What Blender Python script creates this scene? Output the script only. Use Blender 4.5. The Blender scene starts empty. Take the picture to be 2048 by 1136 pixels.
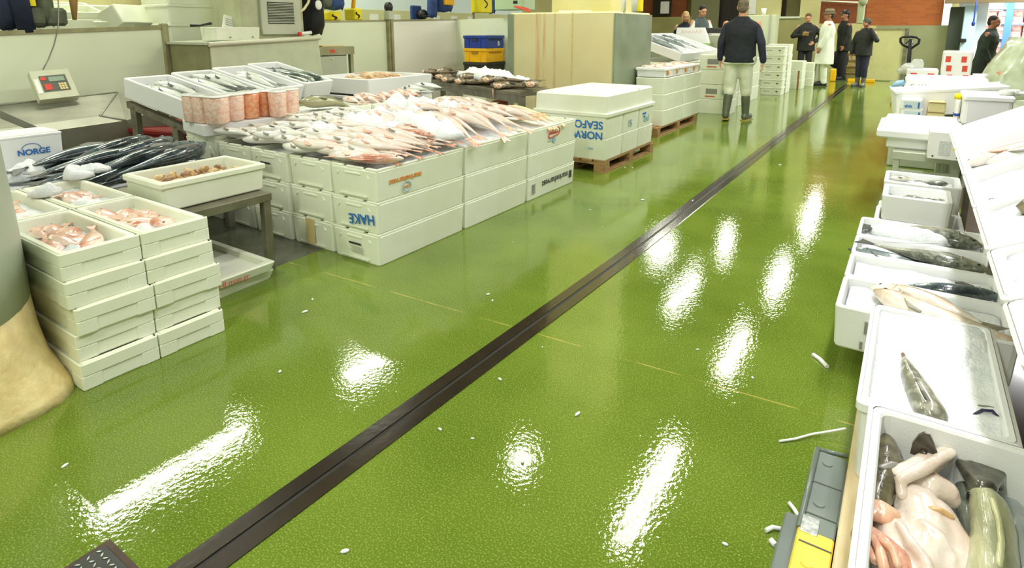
import bpy, bmesh, math, random
from mathutils import Vector, Matrix, noise
rnd = random.Random(7)
scn = bpy.context.scene
COL = scn.collection
PI = math.pi
# ------------------------------------------------------------------ camera frame (used to survey the hall)
FOC, CX, CY, HC = 1200.0, 1024.0, 292.0, 1.35
PIT, YAW = math.atan2(232, 1200), math.atan2(811, math.hypot(1200, 232))
_F = Vector((-math.sin(YAW)*math.cos(PIT), math.cos(YAW)*math.cos(PIT), -math.sin(PIT)))
_R = Vector((math.cos(YAW), math.sin(YAW), 0))
_U = _R.cross(_F)
def ray(x, y): return _F + _R*((x-CX)/FOC) - _U*((y-CY)/FOC)
def G(x, y, z=0.0):            # survey point on the level z
    d = ray(x, y); t = (z-HC)/d.z
    return Vector((d.x*t, d.y*t, z))
def AY(x, y, Y):               # survey point on a cross wall at Y
    d = ray(x, y); t = Y/d.y
    return Vector((d.x*t, Y, HC+d.z*t))
def AX(x, y, X):               # survey point on a long wall at X
    d = ray(x, y); t = X/d.x
    return Vector((X, d.y*t, HC+d.z*t))
# ------------------------------------------------------------------ materials
def lin(c):
    out = []
    for v in c[:3]:
        v /= 255.0
        out.append(v/12.92 if v <= .04045 else ((v+.055)/1.055)**2.4)
    return (*out, 1.0)
_M = {}
def pm(name, c1, c2=None, rough=.5, scale=6., metal=0., bump=0., bscale=60., coat=0., spec=.5, contrast=(.35, .65), coord='Object', ani=None, alpha=None, trans=0., emit=None, sss=0.):
    if name in _M: return _M[name]
    m = bpy.data.materials.new(name); m.use_nodes = True
    nt = m.node_tree; N = nt.nodes; Lk = nt.links
    b = N['Principled BSDF']
    b.inputs['Roughness'].default_value = rough
    b.inputs['Metallic'].default_value = metal
    b.inputs['Coat Weight'].default_value = coat
    b.inputs['Coat Roughness'].default_value = .08
    b.inputs['Specular IOR Level'].default_value = spec
    b.inputs['Base Color'].default_value = lin(c1)
    if trans: b.inputs['Transmission Weight'].default_value = trans
    if sss:
        b.inputs['Subsurface Weight'].default_value = sss
        b.inputs['Subsurface Radius'].default_value = (.02, .015, .012)
    if alpha is not None: b.inputs['Alpha'].default_value = alpha
    if emit:
        b.inputs['Emission Color'].default_value = lin(emit[0]); b.inputs['Emission Strength'].default_value = emit[1]
    tc = N.new('ShaderNodeTexCoord'); src = tc.outputs[coord]
    if ani:
        mp = N.new('ShaderNodeMapping'); mp.inputs['Scale'].default_value = ani
        Lk.new(src, mp.inputs['Vector']); src = mp.outputs['Vector']
    if c2 is not None:
        nz = N.new('ShaderNodeTexNoise'); nz.inputs['Scale'].default_value = scale; nz.inputs['Detail'].default_value = 5
        rp = N.new('ShaderNodeValToRGB')
        rp.color_ramp.elements[0].position = contrast[0]; rp.color_ramp.elements[1].position = contrast[1]
        rp.color_ramp.elements[0].color = lin(c1); rp.color_ramp.elements[1].color = lin(c2)
        Lk.new(src, nz.inputs['Vector']); Lk.new(nz.outputs['Fac'], rp.inputs['Fac']); Lk.new(rp.outputs['Color'], b.inputs['Base Color'])
    if bump:
        n2 = N.new('ShaderNodeTexNoise'); n2.inputs['Scale'].default_value = bscale; n2.inputs['Detail'].default_value = 3
        bp = N.new('ShaderNodeBump'); bp.inputs['Strength'].default_value = bump; bp.inputs['Distance'].default_value = .01
        Lk.new(src, n2.inputs['Vector']); Lk.new(n2.outputs['Fac'], bp.inputs['Height']); Lk.new(bp.outputs['Normal'], b.inputs['Normal'])
    _M[name] = m
    return m
def fishmat(name, stops, rough=.22, speck=None, coat=.4):
    """skin shaded from belly (low Y) to back (high Y) with mottling; stops = [(pos, rgb)...]"""
    if name in _M: return _M[name]
    m = bpy.data.materials.new(name); m.use_nodes = True
    nt = m.node_tree; N = nt.nodes; Lk = nt.links; b = N['Principled BSDF']
    b.inputs['Roughness'].default_value = rough; b.inputs['Coat Weight'].default_value = coat; b.inputs['Coat Roughness'].default_value = .12
    tc = N.new('ShaderNodeTexCoord'); sx = N.new('ShaderNodeSeparateXYZ'); Lk.new(tc.outputs['Generated'], sx.inputs[0])
    nz = N.new('ShaderNodeTexNoise'); nz.inputs['Scale'].default_value = 14; nz.inputs['Detail'].default_value = 4
    Lk.new(tc.outputs['Object'], nz.inputs['Vector'])
    ma = N.new('ShaderNodeMath'); ma.operation = 'MULTIPLY_ADD'; ma.inputs[1].default_value = .35
    Lk.new(nz.outputs['Fac'], ma.inputs[0]); Lk.new(sx.outputs['Y'], ma.inputs[2])
    m2 = N.new('ShaderNodeMath'); m2.operation = 'SUBTRACT'; m2.inputs[1].default_value = .175
    Lk.new(ma.outputs[0], m2.inputs[0])
    rp = N.new('ShaderNodeValToRGB'); el = rp.color_ramp.elements
    el[0].position, el[0].color = stops[0][0], lin(stops[0][1]); el[1].position, el[1].color = stops[-1][0], lin(stops[-1][1])
    for p, c in stops[1:-1]:
        e = el.new(p); e.color = lin(c)
    Lk.new(m2.outputs[0], rp.inputs['Fac']); out = rp.outputs['Color']
    if speck:
        n3 = N.new('ShaderNodeTexNoise'); n3.inputs['Scale'].default_value = speck[1]; n3.inputs['Detail'].default_value = 3
        Lk.new(tc.outputs['Object'], n3.inputs['Vector'])
        r3 = N.new('ShaderNodeValToRGB'); r3.color_ramp.elements[0].position = .5; r3.color_ramp.elements[1].position = .62
        Lk.new(n3.outputs['Fac'], r3.inputs['Fac'])
        mx = N.new('ShaderNodeMixRGB'); mx.inputs['Color2'].default_value = lin(speck[0])
        mm = N.new('ShaderNodeMath'); mm.operation = 'MULTIPLY'; mm.inputs[1].default_value = speck[2]
        Lk.new(r3.outputs['Color'], mm.inputs[0]); Lk.new(mm.outputs[0], mx.inputs['Fac']); Lk.new(out, mx.inputs['Color1']); out = mx.outputs['Color']
    Lk.new(out, b.inputs['Base Color'])
    bp = N.new('ShaderNodeBump'); bp.inputs['Strength'].default_value = .12; bp.inputs['Distance'].default_value = .01
    n4 = N.new('ShaderNodeTexNoise'); n4.inputs['Scale'].default_value = 70; Lk.new(tc.outputs['Object'], n4.inputs['Vector'])
    Lk.new(n4.outputs['Fac'], bp.inputs['Height']); Lk.new(bp.outputs['Normal'], b.inputs['Normal'])
    _M[name] = m
    return m
EPS = pm('polystyrene', (238, 241, 224), (228, 232, 208), rough=.55, scale=3, bump=.12, bscale=220)  # boxes are white; the greenish bounce light is tinted into this colour
EPSD = pm('polystyrene_recess', (214, 216, 206), (204, 206, 194), rough=.6, scale=5, bump=.1, bscale=200)
EPSW = pm('polystyrene_neutral', (242, 243, 243), (236, 238, 238), rough=.5, scale=3, bump=.1, bscale=200)  # same white polystyrene without the tint of the bounce light
ICE = pm('crushed_ice', (244, 246, 248), (222, 228, 232), rough=.4, scale=16, bump=.6, bscale=110, coat=.1, contrast=(.3, .72))
STEEL = pm('stainless_steel', (150, 150, 136), (128, 128, 114), rough=.5, scale=3, metal=.55, bump=.03, bscale=30)
STEELD = pm('dull_steel', (148, 144, 128), (124, 120, 104), rough=.45, scale=8, metal=.7, bump=.05)
STEELP = pm('painted_steel', (196, 200, 180), (182, 188, 168), rough=.4, scale=2, metal=.2)
PANEL = pm('white_panel', (232, 238, 212), (226, 232, 204), rough=.35, scale=1.2)
FRAME = pm('panel_frame', (170, 166, 130), (150, 146, 112), rough=.4, scale=9, metal=.4)
CONC = pm('painted_concrete', (226, 214, 170), (214, 200, 150), rough=.6, scale=7, bump=.1, bscale=60)
WOOD = pm('pallet_wood', (176, 142, 92), (138, 104, 60), rough=.7, scale=9, bump=.3, bscale=40, ani=(1, 6, 6))
WOODL = pm('pale_timber', (218, 200, 162), (204, 182, 138), rough=.6, scale=8, bump=.1, ani=(6, 1, 6))
BLACK = pm('black_plastic', (24, 24, 24), (34, 34, 34), rough=.45)
RUBBER = pm('dark_rubber', (40, 40, 38), (52, 52, 48), rough=.6)
REDP = pm('red_plastic', (140, 34, 30), (120, 26, 24), rough=.45, scale=4)
BLUEP = pm('blue_plastic', (34, 66, 160), (26, 54, 140), rough=.4, scale=4)
YELP = pm('yellow_plastic', (246, 190, 10), (238, 178, 6), rough=.4, scale=4)
YELB = pm('bright_yellow', (244, 226, 20), (236, 214, 10), rough=.45, scale=5)
PAPER = pm('paper', (240, 240, 234), (232, 232, 224), rough=.7, scale=8)
INKB = pm('blue_ink', (34, 110, 190), rough=.5)
INKD = pm('dark_ink', (52, 54, 52), rough=.5)
INKG = pm('grey_ink', (136, 140, 132), rough=.6)
INKR = pm('red_ink', (214, 84, 60), rough=.5)
INKO = pm('orange_ink', (222, 140, 48), rough=.5)
INKL = pm('pale_blue_ink', (150, 186, 204), rough=.5)
TAPER = pm('red_tape', (216, 62, 44), (226, 84, 60), rough=.4, scale=20)
STAIN = pm('yellow_stain', (206, 186, 110), (214, 200, 140), rough=.6, scale=20)
# ------------------------------------------------------------------ mesh builder
class MB:
    def __init__(s): s.v = []; s.f = []; s.m = []; s.s = []
    def add(s, vs, fs, m=0, sm=False, M=None):
        o = len(s.v)
        s.v += [tuple(M @ Vector(v)) if M is not None else tuple(v) for v in vs]
        s.f += [tuple(i+o for i in f) for f in fs]; s.m += [m]*len(fs); s.s += [sm]*len(fs)
        return s
    def box(s, lo, hi, m=0, M=None):
        (a, b, c), (d, e, f) = lo, hi
        vs = [(a, b, c), (d, b, c), (d, e, c), (a, e, c), (a, b, f), (d, b, f), (d, e, f), (a, e, f)]
        return s.add(vs, [(3, 2, 1, 0), (4, 5, 6, 7), (0, 1, 5, 4), (1, 2, 6, 5), (2, 3, 7, 6), (3, 0, 4, 7)], m, False, M)
    def hexa(s, bottom, top, m=0):   # two quads, both anticlockwise seen from above
        return s.add(list(bottom)+list(top), [(3, 2, 1, 0), (4, 5, 6, 7), (0, 1, 5, 4), (1, 2, 6, 5), (2, 3, 7, 6), (3, 0, 4, 7)], m)
    def loft(s, rings, m=0, cap0=True, cap1=True, sm=False, M=None, closed=True):
        n = len(rings[0]); vs = [p for r in rings for p in r]; fs = []
        for i in range(len(rings)-1):
            for j in range(n if closed else n-1):
                k = (j+1) % n
                fs.append((i*n+j, i*n+k, (i+1)*n+k, (i+1)*n+j))
        k0 = len(fs)
        if cap0: fs.append(tuple(range(n-1, -1, -1)))
        if cap1: fs.append(tuple((len(rings)-1)*n+j for j in range(n)))
        s.add(vs, fs, m, sm, M)
        for q in range(len(fs)-k0): s.s[-1-q] = False
        return s
    def rbox(s, lo, hi, r=.01, m=0, M=None, seg=2):
        (a, b, c), (d, e, f) = lo, hi
        q = r*.6
        R = [rrect(a+q, b+q, d-q, e-q, max(r-q, .001), c, seg), rrect(a, b, d, e, r, c+q, seg), rrect(a, b, d, e, r, f-q, seg), rrect(a+q, b+q, d-q, e-q, max(r-q, .001), f, seg)]
        return s.loft(R, m, True, True, False, M)
    def cyl(s, p, q, r1, r2=None, n=14, m=0, sm=True, M=None):
        r2 = r1 if r2 is None else r2
        p, q = Vector(p), Vector(q); d = (q-p).normalized()
        u = d.orthogonal().normalized(); w = d.cross(u)
        ra = [[p+(u*math.cos(2*PI*i/n)+w*math.sin(2*PI*i/n))*r1 for i in range(n)], [q+(u*math.cos(2*PI*i/n)+w*math.sin(2*PI*i/n))*r2 for i in range(n)]]
        return s.loft(ra, m, True, True, sm, M)
    def tube(s, pts, r, n=8, m=0, M=None):
        pts = [Vector(p) for p in pts]; rings = []; u = None
        for i, p in enumerate(pts):
            d = (pts[min(i+1, len(pts)-1)]-pts[max(i-1, 0)]).normalized()
            u = d.orthogonal().normalized() if u is None else (u-d*u.dot(d)).normalized()
            w = d.cross(u); rr = r[i] if isinstance(r, (list, tuple)) else r
            rings.append([p+(u*math.cos(2*PI*j/n)+w*math.sin(2*PI*j/n))*rr for j in range(n)])
        return s.loft(rings, m, True, True, True, M)
    def ball(s, c, r, n=12, k=8, m=0, M=None):
        c = Vector(c); r = Vector(r) if not isinstance(r, (int, float)) else Vector((r, r, r)); rings = []
        for i in range(1, k):
            t = PI*i/k
            rings.append([c+Vector((r.x*math.sin(t)*math.cos(2*PI*j/n), r.y*math.sin(t)*math.sin(2*PI*j/n), -r.z*math.cos(t))) for j in range(n)])
        return s.loft(rings, m, True, True, True, M)
    def lathe(s, prof, n=20, m=0, M=None, sm=True):
        return s.loft([[(r*math.cos(2*PI*j/n), r*math.sin(2*PI*j/n), z) for j in range(n)] for r, z in prof], m, True, True, sm, M)
    def poly(s, pts, th, m=0, M=None):   # flat outline in XY with thickness th upwards
        n = len(pts)
        return s.loft([[(x, y, 0) for x, y in pts], [(x, y, th) for x, y in pts]], m, True, True, False, M)
    def mesh(s, name, mats):
        me = bpy.data.meshes.new(name); me.from_pydata(s.v, [], s.f)
        for m in (mats if isinstance(mats, (list, tuple)) else [mats]): me.materials.append(m)
        me.polygons.foreach_set('material_index', s.m); me.polygons.foreach_set('use_smooth', s.s); me.update()
        return me
def rrect(x0, y0, x1, y1, r, z, seg=2):
    out = []
    for cx, cy, a in ((x1-r, y1-r, 0), (x0+r, y1-r, PI/2), (x0+r, y0+r, PI), (x1-r, y0+r, 1.5*PI)):
        for i in range(seg+1):
            t = a+PI/2*i/seg; out.append((cx+r*math.cos(t), cy+r*math.sin(t), z))
    return out
def link(name, data, parent=None, M=None):
    o = bpy.data.objects.new(name, data); COL.objects.link(o)
    if parent is not None: o.parent = parent
    if M is not None: o.matrix_local = M
    return o
def tag(o, label, cat, group=None, kind=None):
    o['label'] = label
    if cat: o['category'] = cat
    if group: o['group'] = group
    if kind: o['kind'] = kind
    return o
def thing(name, label, cat, mb=None, mats=None, loc=None, rz=0, M=None, group=None, kind=None):
    data = None
    if mb is not None: data = mb.mesh(name, mats) if isinstance(mb, MB) else mb
    if M is None: M = Matrix.Translation(Vector(loc or (0, 0, 0))) @ Matrix.Rotation(rz, 4, 'Z')
    o = link(name, data, None, M)
    return tag(o, label, cat, group, kind)
def part(parent, name, mb, mats, M=None, label=None):
    o = link(name, mb.mesh(name, mats) if isinstance(mb, MB) else mb, parent, M)
    if label: o['label'] = label
    return o
def struct(name, mb, mats, label, cat='structure', parent=None):
    o = link(name, mb.mesh(name, mats), parent)
    o['kind'] = 'structure'; o['label'] = label; o['category'] = cat
    return o
def text(parent, name, body, size, M, mat, bold=0., label=None, align='LEFT'):
    c = bpy.data.curves.new(name, 'FONT'); c.body = body; c.size = size; c.extrude = .0006; c.offset = bold; c.align_x = align
    ts = bpy.data.scenes.new('lettering_bench'); t = bpy.data.objects.new(name, c); ts.collection.objects.link(t); ts.view_layers[0].update()
    me = bpy.data.meshes.new_from_object(t.evaluated_get(ts.view_layers[0].depsgraph)); me.name = name
    bpy.data.objects.remove(t); bpy.data.curves.remove(c); bpy.data.scenes.remove(ts)
    me.materials.clear(); me.materials.append(mat)
    o = link(name, me, parent, M)
    if label: o['label'] = label
    return o
def T(x, y, z): return Matrix.Translation((x, y, z))
def Rx(a): return Matrix.Rotation(a, 4, 'X')
def Ry(a): return Matrix.Rotation(a, 4, 'Y')
def Rz(a): return Matrix.Rotation(a, 4, 'Z')
ORD = ['first', 'second', 'third', 'fourth', 'fifth', 'sixth', 'seventh', 'eighth', 'ninth', 'tenth', 'eleventh', 'twelfth', 'thirteenth', 'fourteenth', 'fifteenth', 'sixteenth', 'seventeenth', 'eighteenth', 'nineteenth', 'twentieth', 'twenty-first', 'twenty-second', 'twenty-third', 'twenty-fourth', 'twenty-fifth']
def subtree_copy(src, M, label=None, group=None):
    c = src.copy(); COL.objects.link(c); c.matrix_world = M
    if label: c['label'] = label
    if group: c['group'] = group
    for ch in src.children:
        d = ch.copy(); COL.objects.link(d); d.parent = c; d.matrix_local = ch.matrix_local.copy()
        for g in ch.children:
            e = g.copy(); COL.objects.link(e); e.parent = d; e.matrix_local = g.matrix_local.copy()
    return c
# ------------------------------------------------------------------ camera, world, view
cam = bpy.data.cameras.new('camera'); cam.sensor_width = 36; cam.lens = 36*FOC/2048; cam.shift_y = -(568-CY)/2048; cam.clip_end = 120; cam.clip_start = .05
co = link('camera', cam); co.location = (0, 0, HC); co.rotation_euler = (PI/2-PIT, 0, YAW); scn.camera = co
w = bpy.data.worlds.new('hall_air'); scn.world = w; w.use_nodes = True
w.node_tree.nodes['Background'].inputs[0].default_value = (.93, 1, .78, 1); w.node_tree.nodes['Background'].inputs[1].default_value = .56
scn.view_settings.view_transform = 'Standard'; scn.view_settings.look = 'None'; scn.view_settings.exposure = .2; scn.view_settings.gamma = 1; scn.view_settings.use_curve_mapping = False
scn.cycles.use_denoising = True; scn.cycles.max_bounces = 7; scn.cycles.sample_clamp_indirect = 6
# ------------------------------------------------------------------ floor
def floor_mat():
    m = bpy.data.materials.new('wet_green_resin'); m.use_nodes = True
    nt = m.node_tree; N = nt.nodes; L = nt.links; b = N['Principled BSDF']
    tc = N.new('ShaderNodeTexCoord'); O = tc.outputs['Object']
    def nz(scale, det=3, vec=O):
        n = N.new('ShaderNodeTexNoise'); n.inputs['Scale'].default_value = scale; n.inputs['Detail'].default_value = det; L.new(vec, n.inputs['Vector']); return n.outputs['Fac']
    def ramp(f, stops):
        r = N.new('ShaderNodeValToRGB'); e = r.color_ramp.elements
        e[0].position, e[0].color = stops[0]; e[1].position, e[1].color = stops[1]
        L.new(f, r.inputs['Fac']); return r.outputs['Color']
    base = ramp(nz(1.6, 5), [(.35, lin((89, 112, 30))), (.68, lin((109, 132, 45)))])
    speck = ramp(nz(190, 4), [(.50, (0, 0, 0, 1)), (.70, (1, 1, 1, 1))])
    mx = N.new('ShaderNodeMixRGB'); mx.inputs['Color2'].default_value = lin((186, 198, 112)); L.new(base, mx.inputs['Color1'])
    k = N.new('ShaderNodeMath'); k.operation = 'MULTIPLY'; k.inputs[1].default_value = .45; L.new(speck, k.inputs[0]); L.new(k.outputs[0], mx.inputs['Fac'])
    # the thin sealed joint that crosses the aisle
    sx = N.new('ShaderNodeSeparateXYZ'); L.new(O, sx.inputs[0])
    def math_(op, a, v=None, c=None):
        n = N.new('ShaderNodeMath'); n.operation = op; L.new(a, n.inputs[0])
        if v is not None: n.inputs[1].default_value = v
        if c is not None: n.inputs[2].default_value = c
        return n.outputs[0]
    tilt = math_('MULTIPLY_ADD', sx.outputs['X'], -.05, -2.215); s2 = N.new('ShaderNodeMath'); s2.operation = 'ADD'; L.new(tilt, s2.inputs[0]); L.new(sx.outputs['Y'], s2.inputs[1])
    ab = math_('ABSOLUTE', s2.outputs[0]); jl = math_('LESS_THAN', ab, .0035)
    gap = ramp(nz(7, 2), [(.44, (0, 0, 0, 1)), (.56, (1, 1, 1, 1))]); j2 = N.new('ShaderNodeMath'); j2.operation = 'MULTIPLY'; L.new(jl, j2.inputs[0]); L.new(gap, j2.inputs[1])
    j3 = math_('MULTIPLY', j2.outputs[0], .7)
    m2 = N.new('ShaderNodeMixRGB'); m2.inputs['Color2'].default_value = lin((190, 170, 90)); L.new(mx.outputs[0], m2.inputs['Color1']); L.new(j3, m2.inputs['Fac'])
    L.new(m2.outputs[0], b.inputs['Base Color'])
    wet = nz(1.1, 4); rr = ramp(wet, [(.38, (.02, .02, .02, 1)), (.66, (.075, .075, .075, 1))]); L.new(rr, b.inputs['Roughness'])
    # ripples of standing water and the grain of the resin
    bp = N.new('ShaderNodeBump'); bp.inputs['Strength'].default_value = .055; bp.inputs['Distance'].default_value = .01; L.new(nz(62, 2), bp.inputs['Height'])
    b2 = N.new('ShaderNodeBump'); b2.inputs['Strength'].default_value = .018; b2.inputs['Distance'].default_value = .03; L.new(nz(9, 2), b2.inputs['Height']); L.new(b2.outputs['Normal'], bp.inputs['Normal'])
    L.new(bp.outputs['Normal'], b.inputs['Normal'])
    b.inputs['Coat Weight'].default_value = .2; b.inputs['Coat Roughness'].default_value = .04; b.inputs['Coat IOR'].default_value = 1.4
    b.inputs['IOR'].default_value = 1.42
    L.new(b2.outputs['Normal'], b.inputs['Coat Normal'])
    return m
struct('floor', MB().box((-2.96, -3, -.05), (.42, 23.5, 0)), floor_mat(), 'wet speckled green resin floor of the market aisle', 'floor')
struct('floor_stall', MB().box((-12, -3, -.05), (-2.96, 24.5, 0)), pm('wet_grey_concrete', (104, 106, 88), (86, 88, 72), rough=.18, scale=5, bump=.08, bscale=60, coat=.4), 'wet grey floor under the stalls beside the green aisle', 'floor')
struct('floor_rack', MB().box((.42, -3, -.05), (7, 24.5, 0)), pm('dark_red_floor', (84, 48, 42), (64, 38, 34), rough=.25, scale=4, coat=.3), 'dark red floor under the display rack', 'floor')
# drain: two rails; the slot's shaded depth is painted as a dark strip
d = thing('floor_drain', 'long brown slot drain running down the middle of the green aisle', 'drain', loc=(0, 0, 0))
DR = pm('drain_rail', (46, 36, 22), (34, 26, 15), rough=.2, scale=8, bump=.05, bscale=40, coat=.5)
def dx(y): return -1.372+(.052 if y > 3.5 else .052*(y-.6)/2.9)*-1*-1*.9 - .02*max(0, (3-y)/3)
def strip(o0, o1, z0, z1, mat, name):
    mb = MB(); ys = [-1, .6, 1.2, 1.8, 2.5, 3.2, 4, 6, 10, 17.2]
    rings = [[(dx(y)+o0, y, z0), (dx(y)+o1, y, z0), (dx(y)+o1, y, z1), (dx(y)+o0, y, z1)] for y in ys]
    mb.loft(rings); part(d, name, mb, mat)
strip(-.062, -.008, .0005, .004, DR, 'rail'); strip(.009, .062, .0005, .004, DR, 'rail')
strip(-.008, .009, .0005, .0012, pm('drain_slot_shade', (16, 13, 9), rough=.5), 'slot')
# black tread-plate cover at the near edge
t = thing('tread_plate', 'black checker tread plate set in the floor at the near corner', 'plate', loc=(-1.545, .40, 0), rz=0)
part(t, 'plate', MB().rbox((-.11, -.16, .0008), (.10, .14, .008), .003), pm('black_plate', (40, 40, 38), (28, 28, 28), rough=.35, metal=.4, scale=30))
part(t, 'frame', MB().box((-.122, -.16, .0006), (-.11, .155, .006)).box((-.11, .14, .0006), (.10, .155, .006)), pm('rusty_frame', (70, 44, 30), (50, 34, 26), rough=.5, scale=20))
lz = MB()
for i in range(11):
    for j in range(12):
        a = PI/4 if (i+j) % 2 else -PI/4
        lz.ball((0, 0, 0), (.008, .0026, .0022), 8, 4, M=T(-.098+i*.018, -.15+j*.0245, .0085) @ Rz(a))
part(t, 'tread_lozenges', lz, pm('worn_lozenge', (150, 160, 150), rough=.3, metal=.6))
# ------------------------------------------------------------------ ceiling and lamps
struct('ceiling', MB().box((-12, -4, 4.75), (7, 24.5, 4.9)), pm('dark_ceiling', (70, 76, 62), (60, 66, 54), rough=.8, scale=2), 'dark flat ceiling of the hall above the lamps', 'ceiling')
LAMPS = []
HOUS = pm('lamp_housing', (210, 212, 206), rough=.4)
DIFF = pm('lamp_diffuser', (255, 255, 246), rough=.4, emit=((255, 253, 238), 9))
DIFW = pm('lamp_diffuser_warm', (255, 246, 214), rough=.4, emit=((255, 238, 190), 9))
def lamp(x, y, ln, wd, power, label, col=(1, .99, .94), warm=False, z=4.5, rz=0):
    o = thing('ceiling_light', label, 'light', MB().rbox((-wd/2-.03, -ln/2-.03, .012), (wd/2+.03, ln/2+.03, .09), .02), HOUS, loc=(x, y, z), rz=rz, group='tube lights hanging over the aisle')
    part(o, 'diffuser', MB().rbox((-wd/2, -ln/2, -.004), (wd/2, ln/2, .012), .006), DIFW if warm else DIFF)
    for q in (-1, 1): part(o, 'suspension_rod', MB().cyl((0, q*ln/3, .085), (0, q*ln/3, .25), .008), STEELD)
    l = bpy.data.lights.new('lamp', 'AREA'); l.shape = 'RECTANGLE'; l.size = wd; l.size_y = ln; l.energy = power; l.color = col; l.spread = PI
    lo = link('lamp', l, o, T(0, 0, -.012))
LP = 74
for x, y, ln, wd, lb, wm, k in [
    (-2.25, 6.65, 2.0, .20, 'warm tube light over the aisle before the palleted boxes', True, 1.2),
    (-2.2, 10.75, 1.8, .2, 'warm tube light over the aisle near the walking man', True, .65),
    (-2.14, 14.7, 2.0, .2, 'tube light over the far part of the aisle', False, .65),
    (-2.2, 20.5, 3.0, .2, 'long tube light close to the brick wall', False, .9),
    (-3.95, 6.2, .35, .25, 'small square lamp over the fish heap', False, .25),
    (-3.8, 12.8, 2.0, .2, 'tube light over the far stacked boxes', False, .55),
    (-3.84, 16.6, 1.0, .2, 'short tube light over the counter', False, .6),
    (-7.75, 3.5, 2.0, .2, 'tube light behind the white partition', False, 1.2),
    (-8.0, 2.65, .2, .75, 'short cross tube meeting the tube behind the partition', False, .4),
    (-7.5, 6.7, 1.0, .22, 'tube light above the partition corner', False, .8),
    (-5.2, 15.2, 1.2, .5, 'square lamp cluster over the far stalls', False, .6),
    (.25, 1.4, 2.4, .25, 'tube light over the near end of the display rack', False, .95),
    (.25, 4.6, 2.4, .25, 'tube light over the middle of the display rack', False, .95),
    (.6, 8.0, 2.4, .25, 'tube light over the piled lids', False, 1.1),
    (2.2, 14, 2.4, .25, 'tube light over the bright side room', False, 1.5),
    (-5.2, -1.2, 2.4, .25, 'added fill light out of view near the pillar', False, 1.2),  # extra lamp outside the view, added to brighten this side
    (-1.2, -2.2, 2.4, .25, 'added fill light behind the viewer', False, 2.0),  # fill lamp added behind the camera, no such source known
    (-4.4, 2.6, .5, .2, 'short lamp over the stacked fish boxes', False, .3),
]:
    lamp(x, y, ln, wd, LP*k, lb, warm=wm, col=(1, .99, 1) if x > 0 else ((1, .99, .80) if wm else (.97, 1, .80)))
# ------------------------------------------------------------------ walls
BRICK = None
def brick_mat(name, c1, c2, mort, sc=1.0):
    m = bpy.data.materials.new(name); m.use_nodes = True; N = m.node_tree.nodes; L = m.node_tree.links; b = N['Principled BSDF']
    tc = N.new('ShaderNodeTexCoord'); mp = N.new('ShaderNodeMapping'); mp.inputs['Rotation'].default_value = (PI/2, 0, 0); L.new(tc.outputs['Object'], mp.inputs['Vector'])
    br = N.new('ShaderNodeTexBrick'); br.inputs['Scale'].default_value = sc; br.inputs['Brick Width'].default_value = .22; br.inputs['Row Height'].default_value = .075; br.inputs['Mortar Size'].default_value = .006
    br.inputs['Color1'].default_value = lin(c1); br.inputs['Color2'].default_value = lin(c2); br.inputs['Mortar'].default_value = lin(mort)
    L.new(mp.outputs['Vector'], br.inputs['Vector']); L.new(br.outputs['Color'], b.inputs['Base Color']); b.inputs['Roughness'].default_value = .7
    return m
BR1 = brick_mat('orange_brick', (188, 104, 48), (172, 92, 42), (170, 112, 64))
BR2 = brick_mat('dark_brick', (140, 74, 34), (126, 64, 28), (120, 72, 40))
CREAM = pm('cream_wall', (216, 210, 150), (206, 200, 138), rough=.6, scale=2)
OLIVE = pm('olive_wall', (172, 168, 108), (160, 156, 98), rough=.6, scale=2)
SAGE = pm('sage_wall', (160, 166, 124), (150, 156, 114), rough=.6, scale=2)
def slabY(name, mats, x0, y0, x1, y1, Y, th=.1, label='', cat='wall', zmin=None, fn=struct):
    a, b = AY(x0, (y0+y1)/2, Y), AY(x1, (y0+y1)/2, Y); t, u = AY((x0+x1)/2, y0, Y).z, AY((x0+x1)/2, y1, Y).z
    if zmin is not None: u = zmin
    if y0 <= 0: t = max(t, 4.8)
    return fn(name, MB().box((a.x, Y, u), (b.x, Y+th, t)), mats, label, cat)
YB = 21.0
struct('wall_north', MB().box((-12, 23.4, 0), (7, 23.6, 4.9)), OLIVE, 'olive wall at the very end of the hall', 'wall')
slabY('wall_brick', BR1, 1733, 0, 1886, 51, 20.2, .2, 'orange brick wall above the sage lower wall')
slabY('wall_sage', SAGE, 1733, 51, 1880, 400, 20.15, .25, 'sage green painted lower wall under the orange brick', zmin=0)
slabY('wall_recess', BR2, 1620, 0, 1740, 47, 22.2, .2, 'darker brick wall in the recess behind the stairs')
slabY('wall_recess_lower', CREAM, 1600, 47, 1740, 400, 22.15, .2, 'cream lower wall in the recess behind the stairs', zmin=0)
slabY('wall_yellow', CREAM, 1470, 0, 1545, 400, 19.6, .2, 'pale yellow wall behind the walking man', zmin=0)
slabY('wall_yellow_column', CREAM, 1584, 0, 1621, 400, 19.6, .3, 'pale yellow column beside the man reading', zmin=0)
slabY('wall_low', OLIVE, 1540, 35, 1600, 400, 19.5, .2, 'low olive wall behind the man reading', zmin=0)
slabY('trim_1', PANEL, 1536, 33, 1600, 37, 19.45, .3, 'white ledge on the low olive wall', 'trim')
slabY('trim_2', PANEL, 1618, 0, 1628, 45, 19.9, .1, 'white post beside the blue notice', 'trim')
slabY('wall_brick_left', BR2, 1285, 0, 1372, 34, 20.4, .2, 'brown brick wall behind the two people at the counter')
slabY('wall_olive', OLIVE, 1285, 34, 1372, 400, 20.35, .2, 'olive lower wall behind the two people at the counter', zmin=0)
slabY('wall_grey_green', pm('grey_green_paint', (136, 136, 98), rough=.6), 1372, 0, 1424, 400, 20.5, .2, 'grey green pillar beside the dark doorway', zmin=0)
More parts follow.
